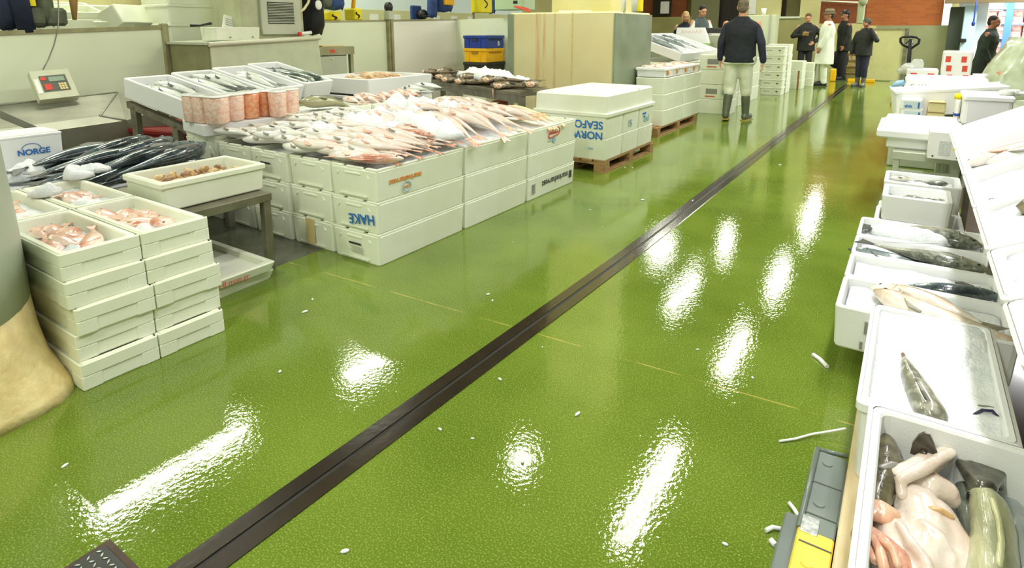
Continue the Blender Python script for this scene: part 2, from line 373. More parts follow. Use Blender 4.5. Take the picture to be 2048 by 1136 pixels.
slabY('door_1', pm('dark_door', (44, 36, 24), (34, 28, 20), rough=.5, scale=4, ani=(8, 8, 1)), 1418, 0, 1476, 400, 20.9, .1, 'dark doorway behind the walking man', 'door', zmin=0)
slabY('door_2', pm('opening_dark', (52, 34, 20), rough=.5), 1540, 0, 1572, 34, 20.9, .1, 'opening above the low olive wall, its shade painted dark brown', 'door')  # flat slab, the dark of the opening put into its colour
slabY('window_1', pm('notice_window', (44, 40, 30), rough=.2), 1306, 0, 1342, 32, 20.3, .05, 'dark window with a white notice in the brown brick wall', 'window')
o = slabY('notice', PAPER, 1321, 3, 1338, 27, 20.26, .02, 'white paper notice on the dark window', 'notice', fn=lambda n, mb, mt, lb, c: thing('notice_sign', lb, c, mb, mt))
o = slabY('blue_notice', pm('blue_notice', (60, 110, 190), (120, 160, 216), rough=.5, scale=6), 1627, 21, 1637, 38, 19.85, .02, 'blue and white notice sheet on the white post', 'notice', fn=lambda n, mb, mt, lb, c: thing('notice_sign', lb, c, mb, mt))
# pipe along the recess and pull-cord box
a, b = AY(1632, 1.5, 22.1), AY(1726, 5.5, 22.1)
thing('wall_pipe', 'thin white pipe along the dark brick of the recess', 'pipe', MB().cyl(a, b, .025), PANEL)
a = AY(1722, 24, 21.4)
g = thing('mounted_bell', 'pale green bell unit at the edge of the dark brick', 'bell', MB().rbox((-.1, -.08, -.35), (.1, .08, .35), .04), pm('pale_green', (190, 206, 168), rough=.5), loc=a)
part(g, 'bell_dome', MB().ball((.04, -.08, .35), (.13, .1, .17)), pm('pale_green', (0, 0, 0)))
# right-hand corner pillar, cold room door and bright room
slabY('wall_corner_pillar', OLIVE, 1880, 0, 1894, 400, 19.8, .4, 'olive corner pillar beside the cold room door', zmin=0)
WHT = pm('cold_white', (232, 242, 244), (222, 236, 240), rough=.4, scale=2)
slabY('wall_cold_room', WHT, 1893, 0, 1950, 400, 17.5, .12, 'white front wall of the cold room', zmin=0)
slabY('door_3', pm('cold_dark_opening', (50, 62, 48), (62, 66, 54), rough=.6, scale=2), 1896, 14, 1924, 100, 17.35, .1, 'cold room doorway, its unlit inside painted as a dark panel', 'door')  # closed flat panel, the doorway's shade painted as its dark colour
slabY('door_4', pm('cold_door', (196, 226, 232), (186, 218, 226), rough=.4, scale=2), 1925, 12, 1950, 110, 17.2, .14, 'pale blue open cold room door leaf', 'door')
slabY('trim_3', pm('dark_beam', (112, 96, 60), rough=.6), 1893, -40, 2300, 3, 17.0, .2, 'dark beam above the bright side room', 'trim')
struct('wall_bright_room', MB().box((.3, 23.2, 0), (7, 23.35, 4.75)), pm('bright_room_wall', (246, 250, 252), rough=.5), 'white wall of the bright side room', 'wall')
struct('wall_east', MB().box((6.9, -3, 0), (7.05, 24, 4.9)), CREAM, 'cream side wall beyond the display rack', 'wall')
struct('wall_west', MB().box((-10.1, -4, 0), (-9.9, 24, 4.9)), CREAM, 'cream side wall behind the white partitions', 'wall')
# light panel in the bright side room (a lit ceiling tray)
lamp(2.6, 16.5, 3.0, 1.6, 420, 'wide bright light tray in the side room', col=(.95, 1, 1), z=3.6)
lamp(1.6, 20.5, 2.6, 1.2, 260, 'second light tray at the back of the side room', col=(.95, 1, 1), z=3.6)
# cream low panel and stairs
slabY('wall_low_panel', pm('cream_panel', (222, 218, 160), (216, 212, 150), rough=.4), 1723, 59, 1806, 158, 19.0, .06, 'cream low partition panel with a steel edge post', zmin=.02)
slabY('trim_4', FRAME, 1721, 56.5, 1813, 59.5, 18.97, .1, 'top rail of the cream low panel', 'trim')
slabY('trim_5', STEELD, 1805, 57, 1813, 156, 18.97, .1, 'grey end post of the cream low panel', 'trim', zmin=.02)
slabY('trim_6', STEELP, 1632, 75, 1638, 160, 18.4, .08, 'pale post beside the man reading', 'trim', zmin=0)
st = thing('staircase', 'short cream staircase with timber treads behind the man with a bag', 'stairs')
for k in range(5):
    y0 = 19.3+k*.25; a, b = AY(1686, 130, 19.6).x, AY(1722, 130, 19.6).x
    part(st, 'riser', MB().box((a, y0, 0), (b, y0+.26, .17*(k+1)-.04)), CREAM)
    part(st, 'tread', MB().box((a-.02, y0-.03, .17*(k+1)-.04), (b+.02, y0+.26, .17*(k+1))), WOOD)
# ------------------------------------------------------------------ polystyrene boxes
def eps(L, W, H, t=.026, style='plain', floor=.03, inner=None):
    """open box, long side along X, base at z=0"""
    mb = MB(); a, b = L/2, W/2; tp = -.002 if style == 'band' else .008; hr = H-.012 if style == 'fish' else H
    R = [rrect(-a+tp+.004, -b+tp+.004, a-tp-.004, b-tp-.004, .016, 0), rrect(-a+tp, -b+tp, a-tp, b-tp, .02, .006),
         rrect(-a, -b, a, b, .02, hr-.006), rrect(-a+.004, -b+.004, a-.004, b-.004, .018, hr),
         rrect(-a+t-.004, -b+t-.004, a-t+.004, b-t+.004, .02, hr), rrect(-a+t, -b+t, a-t, b-t, .02, hr-.006),
         rrect(-a+t+.012, -b+t+.012, a-t-.012, b-t-.012, .02, floor)]
    mb.loft(R, 0)
    if style == 'band':      # deep upper band, corner blocks, set-back middle
        h1 = H*.52
        R = [rrect(-a-.001, -b-.001, a+.001, b+.001, .01, h1), rrect(-a-.006, -b-.006, a+.006, b+.006, .012, h1+.004), rrect(-a-.006, -b-.006, a+.006, b+.006, .012, H-.003), rrect(-a-.001, -b-.001, a+.001, b+.001, .01, H)]
        mb.loft(R, 0, False, False)
        c = W*.24
        for sx in (-1, 1):
            for sy in (-1, 1):
                x0, x1 = sorted((sx*(a+.005), sx*(a-.09))); y0, y1 = sorted((sy*(b+.005), sy*(b-c)))
                mb.rbox((x0, y0, 0), (x1, y1, h1+.002), .006)
    if style == 'fish':      # raised rim tabs, ticks and ledge on the short ends
        for sx in (-1, 1):
            e = sx*a
            for y0, y1 in ((-b+.004, -b*.52), (-b*.36, b*.30), (b*.46, b-.004)):
                x0, x1 = sorted((e-sx*.002, e-sx*(t-.003))); mb.rbox((x0, y0, hr-.002), (x1, y1, H), .004)
            x0, x1 = sorted((e-sx*.004, e+sx*.004)); mb.box((x0, -b*.55, .018), (x1, b*.62, .026))
            mb.box((x0, -b*.3, hr-.032), (x1, b*.35, hr-.024))
            for yy, s in ((-b*.62, 1), (b*.66, -1)):
                mb.box((-.004, -.012, -.003), (.004, .012, .003), 0, T(e, yy, hr-.04) @ Rx(s*.9))
        for sy in (-1, 1):
            y0, y1 = sorted((sy*(b-.002), sy*(b-t+.003))); mb.rbox((-a+.004, y0, hr-.002), (a-.004, y1, H), .004)
    if style == 'lip':       # thin lip under the rim
        R = [rrect(-a-.001, -b-.001, a+.001, b+.001, .012, H-.034), rrect(-a-.008, -b-.008, a+.008, b+.008, .016, H-.028), rrect(-a-.008, -b-.008, a+.008, b+.008, .016, H-.006), rrect(-a+.002, -b+.002, a-.002, b-.002, .016, H)]
        mb.loft(R, 0, False, False)
    return mb
def lid(L, W, H, style=''):
    mb = MB(); a, b = L/2, W/2
    mb.loft([rrect(-a, -b, a, b, .02, 0), rrect(-a, -b, a, b, .02, H*.5), rrect(-a+.01, -b+.01, a-.01, b-.01, .02, H*.62), rrect(-a+.014, -b+.014, a-.014, b-.014, .02, H)], 0)
    return mb
_B = {}
def epsmesh(*k, **kw):
    key = k+tuple(sorted(kw.items()))
    if key not in _B: _B[key] = eps(*k, **kw).mesh('polystyrene_box', kw.get('mat', EPS) if not isinstance(kw.get('mat', EPS), str) else EPS)
    return _B[key]
def box(label, L, W, H, x, y, z, rz=0, style='plain', group=None, mat=EPS, M=None, t=.026):
    key = (L, W, H, style, mat.name, t)
    if key not in _B: _B[key] = eps(L, W, H, t, style).mesh('polystyrene_box', mat)
    return thing('polystyrene_box', label, 'box', _B[key], None, (x, y, z), rz, M=M, group=group)
# ------------------------------------------------------------------ ice
def ice_patch(label, x0, x1, y0, y1, z, amp=.02, n=26, seed=0, M=None, hfun=None, base=.02, name='crushed_ice', cat='ice', mat=ICE, fs=9.):
    mb = MB(); nx = n; ny = max(4, int(n*(y1-y0)/(x1-x0))); top = []; bot = []
    for j in range(ny+1):
        for i in range(nx+1):
            x = x0+(x1-x0)*i/nx; y = y0+(y1-y0)*j/ny
            h = noise.noise(Vector((x*fs+seed*7.3, y*fs, seed)))*amp + noise.noise(Vector((x*fs*4, y*fs*4, seed+3)))*amp*.35
            if hfun: h += hfun((x-x0)/(x1-x0), (y-y0)/(y1-y0))
            top.append((x, y, z+h)); bot.append((x, y, z-base))
    w_ = nx+1; off = len(top); fs_ = []
    for j in range(ny):
        for i in range(nx):
            q = (j*w_+i, j*w_+i+1, (j+1)*w_+i+1, (j+1)*w_+i); fs_.append(q)
    edge = [i for i in range(w_)]+[j*w_+nx for j in range(1, ny+1)]+[ny*w_+i for i in range(nx-1, -1, -1)]+[j*w_ for j in range(ny-1, 0, -1)]
    vs = top+[bot[i] for i in edge]; k = len(edge)
    for a in range(k): fs_.append((edge[(a+1) % k], edge[a], off+a, off+(a+1) % k))
    fs_.append(tuple(off+a for a in range(k-1, -1, -1)))
    mb.add(vs, fs_, 0, True)
    return thing(name, label, cat, mb, mat, M=M if M is not None else Matrix(), kind='stuff')
def ice_mound(label, cx, cy, z, rx, ry, h, rz=0, seed=1, n=40, rough=.5, M=None, power=1.0):
    """loose heap: a domed lump with a ragged rim"""
    mb = MB(); rings = []; K = 12
    for k in range(K+1):
        r = 1-k/K; ring = []
        for j in range(n):
            t = 2*PI*j/n; rr = r*(1+.22*noise.noise(Vector((math.cos(t)*1.6+seed*5, math.sin(t)*1.6, seed))))
            x, y = rx*rr*math.cos(t), ry*rr*math.sin(t)
            zz = h*(max(0, 1-r*r)**.6) + (rough*h*noise.noise(Vector((x*9+seed, y*9, 2.))) + rough*.5*h*noise.noise(Vector((x*26, y*26, seed))))*min(1, 3*(1-r))
            ring.append((x, y, zz-(.012 if k == 0 else 0)))
        rings.append(ring)
    mb.loft(rings, 0, True, True, True)
    return thing('ice_heap', label, 'ice', mb, ICE, M=(M or Matrix()) @ T(cx, cy, z) @ Rz(rz), kind='stuff')
# ------------------------------------------------------------------ fish
FK = {}
def fish_kind(key, L, up, dn, th, body_mat, fin_mat, prof=None, tail=(.16, .13, .5), bends=((0, 0), (.03, .0), (-.03, .0)), dorsal=(.35, .72, .035), eye=.010, n=18, m=12, eye_mat=None, gill=True, lump=0.):
    """a fish lying on its side: X head(-) to tail(+), Y belly(-) to back(+), Z thickness. Returns mesh variants."""
    prof = prof or [(0, .12), (.03, .34), (.08, .58), (.16, .84), (.26, 1), (.4, 1), (.55, .86), (.7, .62), (.82, .40), (.92, .24), (1, .2)]
    def pr(t):
        for (a, p), (b, q) in zip(prof, prof[1:]):
            if a <= t <= b:
                s = (t-a)/(b-a); return p+(q-p)*s
        return prof[-1][1]
    var = []
    for bend, droop in bends:
        def cv(t):
            x = -L/2+L*.86*t
            return Vector((x, bend*math.sin(PI*t)*(1 if bend > 0 else 1), -droop*max(0, t-.45)**2*4))
        mb = MB(); rings = []
        for i in range(n+1):
            t = i/n; p = pr(t); c = cv(t); q = max(.10, p**.9)*(1-.55*max(0, t-.6)/.4)
            ring = []
            for j in range(m):
                a = 2*PI*j/m; y = math.sin(a)*p*(up if math.sin(a) > 0 else dn); zz = math.cos(a)*th*q
                ring.append(c+Vector((0, y, zz+th)))
            rings.append(ring)
        if lump: rings = [[p+Vector((0, noise.noise(Vector((p.x*13, p.y*16, p.z*16+bend*99))), noise.noise(Vector((p.x*12+9, p.y*15, p.z*15+bend*77)))))*lump for p in r] for r in rings]
        mb.loft(rings, 0, True, True, True)
        if gill:   # gill cover edge
            t = .2; c = cv(t); p = pr(t)
            for s in (1,):
                pts = [c+Vector((.02*L*math.cos(a*1.3), math.sin(a)*p*.8*(up if a > 0 else dn), th+math.cos(a)*th*max(.1, p**.9)*s*1.03)) for a in [(-1.1+2.2*k/8) for k in range(9)]]
                mb.tube(pts, .0035*L/.45, 5)
        body = mb.mesh('fish', body_mat)
        e = cv(1); d = (cv(1)-cv(.9)).normalized(); ang = math.atan2(d.y, d.x); sl = math.asin(max(-1, min(1, d.z)))
        tl, tw, fork = tail; tl *= L; tw *= L
        o = [(-.02*L, -.1*tw), (tl*.55, -tw*.42), (tl, -tw*.62), (tl*.93, -tw*.3), (tl*(1-fork*.5), 0), (tl*.93, tw*.3), (tl, tw*.62), (tl*.55, tw*.42), (-.02*L, .1*tw)]
        tm = MB().poly(o, .003, 0, Matrix.Translation(e+Vector((0, 0, th-.0015))) @ Rz(ang) @ Ry(-sl)).mesh('tail_fin', fin_mat)
        f = MB(); d0, d1, dh = dorsal; pts = []; K = 9
        for k in range(K): 
            t = d0+(d1-d0)*k/(K-1); c = cv(t); pts.append((c.x, c.y+up*pr(t)*.88, c.z))
        for k in range(K-1, -1, -1):
            t = d0+(d1-d0)*k/(K-1); c = cv(t); s = math.sin(PI*min(1, (1-k/(K-1))*1.15+.05))*(1+.12*(k % 2)); pts.append((c.x+.012*L, c.y+up*pr(t)*.9+dh*max(.15, s), c.z))
        nn = len(pts); f.loft([[(x, y, z+th-.0015) for x, y, z in pts], [(x, y, z+th+.0015) for x, y, z in pts]], 0, True, True)
        dm = f.mesh('dorsal_fin', fin_mat)
        f = MB(); t = .27; c = cv(t); pl = .15*L
        f.poly([(0, -.01), (pl*.6, -.035*L/.45), (pl, -.03*L/.45), (pl*.95, 0), (pl*.5, .014)], .003, 0, Matrix.Translation(c+Vector((0, -dn*.25, th+th*.86))) @ Rz(-.25) @ Ry(.16))
        pm_ = f.mesh('pectoral_fin', fin_mat)
        c = cv(.085); em = MB().ball(c+Vector((0, up*pr(.085)*.35, th+th*max(.1, pr(.085)**.9)*.80)), (eye, eye, eye*.5), 8, 6).mesh('eye', eye_mat or EYE)
        var.append((body, tm, dm, pm_, em))
    FK[key] = var
EYE = pm('fish_eye', (22, 22, 24), rough=.1)
GSK = 0
def fish(key, label, M, group=None, v=None, cat='fish'):
    global GSK
    var = FK[key]; v = GSK % len(var) if v is None else v % len(var); GSK += 1
    b, t, d, p, e = var[v]
    o = thing('fish', label, cat, b, M=M, group=group)
    for nm, me in (('tail_fin', t), ('dorsal_fin', d), ('pectoral_fin', p), ('eye', e)): part(o, nm, me, None)
    return o
SK_PINK = fishmat('pink_fish_skin', [(.05, (238, 230, 222)), (.45, (226, 208, 194)), (.7, (214, 170, 146)), (.92, (190, 118, 96))], speck=((240, 232, 226), 14, .35))
SK_PALE = fishmat('pale_fish_skin', [(.05, (240, 238, 234)), (.45, (220, 218, 208)), (.7, (196, 180, 158)), (.92, (160, 138, 112))], speck=((238, 238, 236), 16, .35))
SK_AMBER = fishmat('amber_fish_skin', [(.05, (250, 240, 214)), (.45, (244, 220, 170)), (.8, (226, 170, 120))], speck=((250, 244, 226), 22, .3))
SK_SEA = fishmat('sea_fish_skin', [(.1, (238, 240, 234)), (.5, (206, 214, 204)), (.66, (120, 134, 118)), (.9, (54, 66, 58))], speck=((60, 70, 64), 40, .15))
SK_DARK = fishmat('dark_mackerel_skin', [(.05, (170, 180, 178)), (.3, (122, 136, 138)), (.55, (84, 98, 102)), (.85, (50, 60, 64))], speck=((130, 144, 146), 26, .25), rough=.16, coat=.7)
SK_COD = fishmat('grey_cod_skin', [(.1, (226, 222, 208)), (.45, (164, 164, 146)), (.7, (116, 120, 106)), (.9, (84, 90, 80))], speck=((196, 196, 178), 30, .4))
SK_TAN = fishmat('tan_fish_skin', [(.1, (240, 232, 220)), (.5, (222, 202, 180)), (.75, (184, 156, 124)), (.95, (140, 116, 90))], speck=((248, 244, 236), 16, .5))
SK_GROUP = fishmat('grouper_skin', [(.1, (176, 174, 136)), (.45, (122, 124, 84)), (.8, (74, 80, 52))], speck=((178, 178, 136), 11, .6))
SK_RED = fishmat('red_fish_skin', [(.1, (246, 226, 214)), (.5, (234, 190, 170)), (.85, (204, 126, 104))], speck=((248, 236, 228), 16, .5))
SK_MONK = fishmat('monk_skin', [(.1, (130, 116, 94)), (.5, (104, 94, 74)), (.9, (74, 68, 54))], speck=((160, 146, 122), 18, .5))
FIN_P = pm('pink_fin', (226, 160, 134), (240, 196, 174), rough=.35, scale=30)
FIN_G = pm('grey_fin', (150, 146, 126), (120, 118, 100), rough=.35, scale=30)
FIN_D = pm('dark_fin', (58, 62, 58), (78, 82, 76), rough=.35, scale=30)
FIN_Y = pm('amber_fin', (232, 186, 130), (240, 206, 160), rough=.35, scale=30)
BD = ((.0, .0), (.028, .01), (-.028, .015), (.015, .03))
fish_kind('pink', .50, .044, .05, .032, SK_PINK, FIN_P, tail=(.13, .09, .5), bends=((.02, .015), (-.025, .01), (.0, .02), (.03, .0)), eye=.007)
fish_kind('pinkbig', .66, .05, .058, .040, SK_PINK, FIN_P, tail=(.13, .09, .5), bends=((.02, .05), (-.025, .04), (.03, .07)), eye=.008)
fish_kind('pale', .42, .040, .046, .028, SK_PALE, FIN_G, tail=(.12, .09, .5), dorsal=(.35, .72, .018), bends=BD, eye=.006)
fish_kind('amber', .42, .040, .044, .028, SK_AMBER, FIN_Y, bends=BD, eye=.006)
fish_kind('small', .27, .040, .044, .024, SK_RED, FIN_P, bends=((.0, .0), (.015, 0), (-.015, 0)), eye=.006)
fish_kind('red', .34, .036, .04, .026, SK_RED, FIN_P, bends=BD)
fish_kind('sea', .50, .062, .068, .036, SK_SEA, FIN_D, bends=((.02, .0), (-.03, .0), (.045, 0)), tail=(.15, .16, .6))
fish_kind('dark', .86, .056, .056, .042, SK_DARK, FIN_D, bends=((.05, .03), (.08, .05), (-.03, .02), (.1, .04)), tail=(.10, .10, .7), prof=[(0, .10), (.04, .34), (.1, .6), (.18, .86), (.3, 1), (.5, .98), (.7, .78), (.85, .46), (.94, .24), (1, .14)])
fish_kind('cod', .62, .075, .08, .05, SK_COD, FIN_D, bends=((.03, 0), (-.05, 0), (.06, 0)), tail=(.15, .15, .25))
fish_kind('tan', .60, .06, .066, .045, SK_TAN, FIN_G, bends=((.05, 0), (-.06, 0)), tail=(.14, .14, .3))
fish_kind('group', .58, .078, .085, .05, SK_GROUP, FIN_G, bends=((.02, .08),), tail=(.16, .15, .2), eye=.014, prof=[(0, .2), (.03, .42), (.1, .74), (.2, 1), (.32, 1.02), (.5, .86), (.7, .56), (.85, .34), (1, .24)])
fish_kind('monk', .58, .095, .09, .042, SK_MONK, FIN_D, bends=((.03, .0), (-.05, .0), (.06, 0)), tail=(.14, .13, .2), gill=False, lump=.016, prof=[(0, .45), (.03, .8), (.12, 1.05), (.25, .9), (.45, .66), (.7, .46), (.85, .32), (1, .16)])
# ------------------------------------------------------------------ pillar
p = struct('pillar_near', MB().lathe([(.56, .34), (.556, .6), (.535, 1.1), (.53, 4.75)], 40), pm('pillar_sheet', (182, 190, 174), (170, 178, 160), rough=.4, scale=2, metal=.05), 'grey sheathed round pillar beside the nearest box stack', 'pillar')
p.location = (-2.97, .26, 0)
p2 = struct('pillar_plinth', MB().loft([[((r*(1+f*math.exp(-((q*PI/32-.87)/.33)**2)))*math.cos(q*PI/32), (r*(1+f*math.exp(-((q*PI/32-.87)/.33)**2)))*math.sin(q*PI/32), z) for q in range(64)] for r, z, f in ((.575, 0, .21), (.572, .04, .19), (.566, .12, .10), (.562, .22, .04), (.558, .34, 0), (.5, .345, 0))], sm=True), pm('rough_concrete', (236, 218, 160), (218, 196, 136), rough=.8, scale=14, bump=.4, bscale=50), 'rough buff concrete foot of the near pillar', 'pillar')
p2.location = (-2.97, .26, 0)
# ------------------------------------------------------------------ near stack of banded boxes, two columns of five in front, two more columns behind
HB = .107
COLN = ['column nearest the pillar', 'column away from the pillar']
LV = ['bottom', 'second from bottom', 'middle', 'second from top', 'top']
fx = [-2.497, -2.525, -2.512, -2.53, -2.55]
for r in range(2):
    for c in range(2):
        for k in range(5):
            if r == 1 and k < 4: continue
            cy = (.966 if c == 0 else 1.252)+(.012*((k*7+c*3) % 3)-.012)*.6 + (.0 if k < 4 else -.006)
            cx = fx[k]-.315 - (.64 if r else 0)
            lb = f'white banded box, {LV[k]} of the {COLN[c]}' if r == 0 else f'white banded box of pink fish in the back row, {["beside the pillar", "beside the shellfish box"][c]}'
            box(lb, .63, .272, HB, cx, cy, k*HB+(.0 if r == 0 else 0.0), 0, 'band', 'banded boxes stacked by the pillar')
    if r == 0: pass
# a low crate carrying the back row
thing('crate', 'low black crate under the back row of banded boxes', 'crate', MB().rbox((-.31, -.27, 0), (.31, .27, 4*HB-.004), .01), RUBBER, loc=(-3.48, 1.11, 0))
for r in range(2):
    for c in range(2):
        cx = fx[4]-.315-(.64 if r else 0); cy = .96 if c == 0 else 1.246; z = 4*HB+.055
        where = ['by the pillar', 'off the pillar'][c]+[', near row', ', back row'][r]
        ice_patch(f'crushed ice in the banded box {where}', cx-.27, cx+.27, cy-.095, cy+.095, z+(.0 if r == 0 else .012), .016, 22, seed=3+r*2+c, base=.03)
        N_ = 8 if r == 0 else 5
        ice_mound(f'loose ice over the pink fish, banded box {where}', cx+.13, cy-.01, z+.002, .12, .07, .032, 0, seed=31+r*2+c, rough=.9)
        for i in range(N_):
            px = cx-.15+.30*((i*37 % 11)/10); py = cy-.035+.07*((i*53 % 7)/6)
            M = T(px, py, z-.012+.008*(i % 3)) @ Rz(rnd.uniform(-.6, .6)+(PI if i % 2 else 0)) @ Ry(rnd.uniform(-.12, .12))
            fish('small', f'pink fish, {ORD[i]} from the back, banded box {where}', M, 'pink fish in the banded boxes')
# ------------------------------------------------------------------ steel table by the stack with shellfish box, lids beneath
def table(name, label, x0, x1, y0, y1, z, legs, mat=STEEL, leg=.045, th=.05, cross=None):
    o = thing(name, label, 'table', loc=((x0+x1)/2, (y0+y1)/2, 0)); ox, oy = (x0+x1)/2, (y0+y1)/2
    part(o, 'tabletop', MB().rbox((x0-ox, y0-oy, z-th), (x1-ox, y1-oy, z), .004), mat)
    for lx, ly in legs: part(o, 'leg', MB().rbox((lx-ox-leg/2, ly-oy-leg/2, 0), (lx-ox+leg/2, ly-oy+leg/2, z-th+.001), .004), mat)
    if cross:
        for (ax, ay, az), (bx, by, bz) in cross: part(o, 'crossbar', MB().cyl((ax-ox, ay-oy, az), (bx-ox, by-oy, bz), .016, n=4), mat)
    return o
table('steel_table', 'low stainless table with the shellfish box beside the banded stack', -3.78, -2.935, 1.405, 1.975, .452, [(-2.96, 1.945), (-3.75, 1.945), (-3.75, 1.43), (-2.97, 1.43)], STEELD, th=.045)
b = box('white box of tan shellfish on the low stainless table', .57, .385, .15, -3.215, 1.715, .457, PI/2, 'lip')
ice_patch('white bed under the tan shellfish', -3.36, -3.07, 1.48, 1.95, .53, .008, 16, seed=21)
SH1 = pm('shellfish_tan', (218, 182, 124), (172, 132, 82), rough=.35, scale=30, coat=.3); SH2 = pm('shellfish_pale', (226, 198, 146), (184, 146, 92), rough=.35, scale=24, coat=.3); SH3 = pm('shellfish_dark', (168, 126, 82), (120, 86, 54), rough=.35, scale=24, coat=.3)
shm = []
for q, mt in enumerate((SH1, SH2, SH3)):
    mb = MB(); mb.lathe([(.003, -.045), (.012, -.036), (.019, -.018), (.022, 0), (.017, .016), (.013, .026), (.009, .034), (.003, .043)], 12, 0, Ry(PI/2))
    for k in range(3): mb.lathe([(.0185-.005*k, -.004), (.0215-.005*k, 0), (.0185-.005*k, .004)], 12, 0, T(.0+.014*k, 0, 0) @ Ry(PI/2))
    mb.ball((-.03, .004, .010), (.016, .009, .008), 8, 5)
    shm.append(mb.mesh('shellfish', mt))
for i in range(26):
    u = (i % 13)/12; v = i//13
    M = T(-3.3+.16*v+rnd.uniform(-.025, .025), 1.52+.39*u+rnd.uniform(-.015, .015), .552+.012*(i % 2)) @ Rz(rnd.uniform(0, 6.28)) @ Ry(rnd.uniform(-.5, .5))
    thing('shellfish', f'tan shellfish, {ORD[i % 13]} along the {["far", "near"][v]} side of the white box', 'shellfish', shm[i % 3], M=M, group='shellfish in the white box')
# lids under the table
for k, (z, dx_, rz) in enumerate(((.0, 0, .05), (.06, .03, .0))):
    mb = MB(); mb.loft([rrect(-.34, -.2, .34, .2, .02, 0), rrect(-.355, -.215, .355, .215, .02, .045), rrect(-.345, -.205, .345, .205, .02, .05), rrect(-.315, -.175, .315, .175, .02, .05), rrect(-.31, -.17, .31, .17, .02, .02)])
    o = thing('polystyrene_tray', ['white box lid on the grey floor under the low table', 'white box lid with red handwriting under the low table'][k], 'lid', mb, EPS, loc=(-3.18+dx_, 1.66, z), rz=rz)
    if k: text(o, 'handwriting', 'P x 8 mon gr', .04, T(.357, -.16, .008) @ Rz(PI/2) @ Rx(PI/2), INKR)
# ------------------------------------------------------------------ long dark fish, printed box and ice behind
table('steel_table', 'stainless table carrying the long dark fish', -5.0, -3.82, .95, 2.3, .42, [(-3.86, 2.26), (-3.86, 1.0), (-4.95, 2.26), (-4.95, 1.0)], STEEL)
ice_patch('crushed ice bed under the long dark fish', -4.62, -3.86, 1.02, 2.22, .445, .02, 26, seed=5, base=.025)
ND = 17
for i in range(ND):
    r = i % 9; l = i//9
    sp = .34-.078*r-(.04 if l else 0); al = (.09 if i % 2 else -.05)+rnd.uniform(-.05, .05)
    M = T(-4.20+.958*sp-.286*al, 1.68+.286*sp+.958*al, .45+.062*l+.012*(i % 2)+.02*math.sin(PI*r/8)) @ Rz(-1.32+rnd.uniform(-.12, .12)) @ Rx(rnd.uniform(-.3, .4))
    fish('dark', f'long dark silver fish, {ORD[r]} from the aisle in the {["lower", "upper"][l]} layer', M, 'long dark fish on the steel table')
o = box('white printed box on end behind the long dark fish', .46, .30, .27, -4.72, 1.36, .42, PI/2, 'plain', mat=EPSW)
part(o, 'box_lid', lid(.465, .305, .02), EPSW, T(0, 0, .27))
F = T(.0, -.1525, 0) @ Rx(PI/2)
text(o, 'printed_lettering', 'NORGE', .05, T(-.02, -.1525, .16) @ Rx(PI/2), INKB, .0012)
part(o, 'printed_arc', MB().tube([(.055+.05*math.cos(a), -.152, .195+.035*math.sin(a)) for a in [PI*k/10 for k in range(11)]], .002, 5), INKB)
part(o, 'printed_badge', MB().cyl((-.16, -.1515, .06), (-.16, -.1535, .06), .024, n=18), INKB)
ice_mound('white ice heap against the printed box', -4.40, 1.30, .485, .09, .13, .075, .2, seed=2)
for k, (px, py, s) in enumerate(((88, 371, .05), (155, 338, .055), (178, 328, .05), (198, 326, .045))):
    g = G(px, py, .59); ice_mound(f'lump of ice on the long dark fish, {ORD[k]} from the pillar', g.x, g.y, .555, s*1.25, s*1.4, s*.75, seed=11+k, n=24, rough=1.0)
# ------------------------------------------------------------------ big block of fish boxes under the fish heap
XE, YE, LH = -2.437, 2.31, .193
RXF = Rz(PI/2) @ Rx(PI/2)             # lettering on a face that looks along +X
FYF = Rx(PI/2)                        # lettering on a face that looks along -Y
layer = ['bottom', 'middle', 'top']; jn = ['near', 'middle', 'far']
MAR = {}
for k in range(3):
    for i in range(5):
        for j in range(3):
            if not (i == 0 or j == 0): continue
            jx = ((i*13+j*7+k*5) % 5-2)*.003
            if i == 0: lb = f'white fish box on the aisle side, {jn[j]} end of the {layer[k]} layer'
            elif j == 0: lb = f'white fish box in the end face, {ORD[i]} from the aisle corner, {layer[k]} layer'
            else: lb = f'white fish box under the heap, {ORD[i]} row from the aisle, {jn[j]} place'
            zz = k*LH
            o = box(lb, .796, .396, LH-.001, XE-.2-.402*i-(0 if k == 2 else .004*(2-k)), YE+.4+.799*j+jx, zz, PI/2, 'fish', 'fish boxes stacked under the fish heap')
            MAR[(i, j, k)] = o
# box long axis is local X -> world Y ; aisle face (+X world) is local -Y ; end face (-Y world) is local -X
AIS = lambda x, z: T(x, -.1985, z) @ Rx(PI/2)
END = lambda y, z: T(-.402, y, z) @ Rz(-PI/2) @ Rx(PI/2)
UP = Rz(PI)
o = MAR[(0, 2, 0)]
text(o, 'printed_lettering', 'marineharvest', .078, AIS(.27, .125) @ UP, INKD, .0006)
part(o, 'printed_square', MB().box((.29, -.1996, .06), (.335, -.1985, .125)), INKD)
mb = MB()
for q in range(9): mb.box((-.34+.008*(q % 2), -.1996, .05+.009*q), (-.285, -.1985, .055+.009*q))
part(o, 'printed_marks', mb, INKG)
o = MAR[(0, 0, 2)]
text(o, 'printed_lettering', 'marineharvest', .048, AIS(-.03, .115) @ UP, INKO, .0008)
part(o, 'printed_roundel', MB().tube([(-.16+.035*math.cos(a), -.199, .05+.03*math.sin(a)) for a in [2*PI*q/20 for q in range(21)]], .003, 5), INKL)
part(o, 'printed_dots', MB().cyl((-.18, -.1985, .05), (-.18, -.2, .05), .007).cyl((-.16, -.1985, .05), (-.16, -.2, .05), .007).cyl((-.14, -.1985, .05), (-.14, -.2, .05), .007), INKO)
o = MAR[(0, 2, 2)]
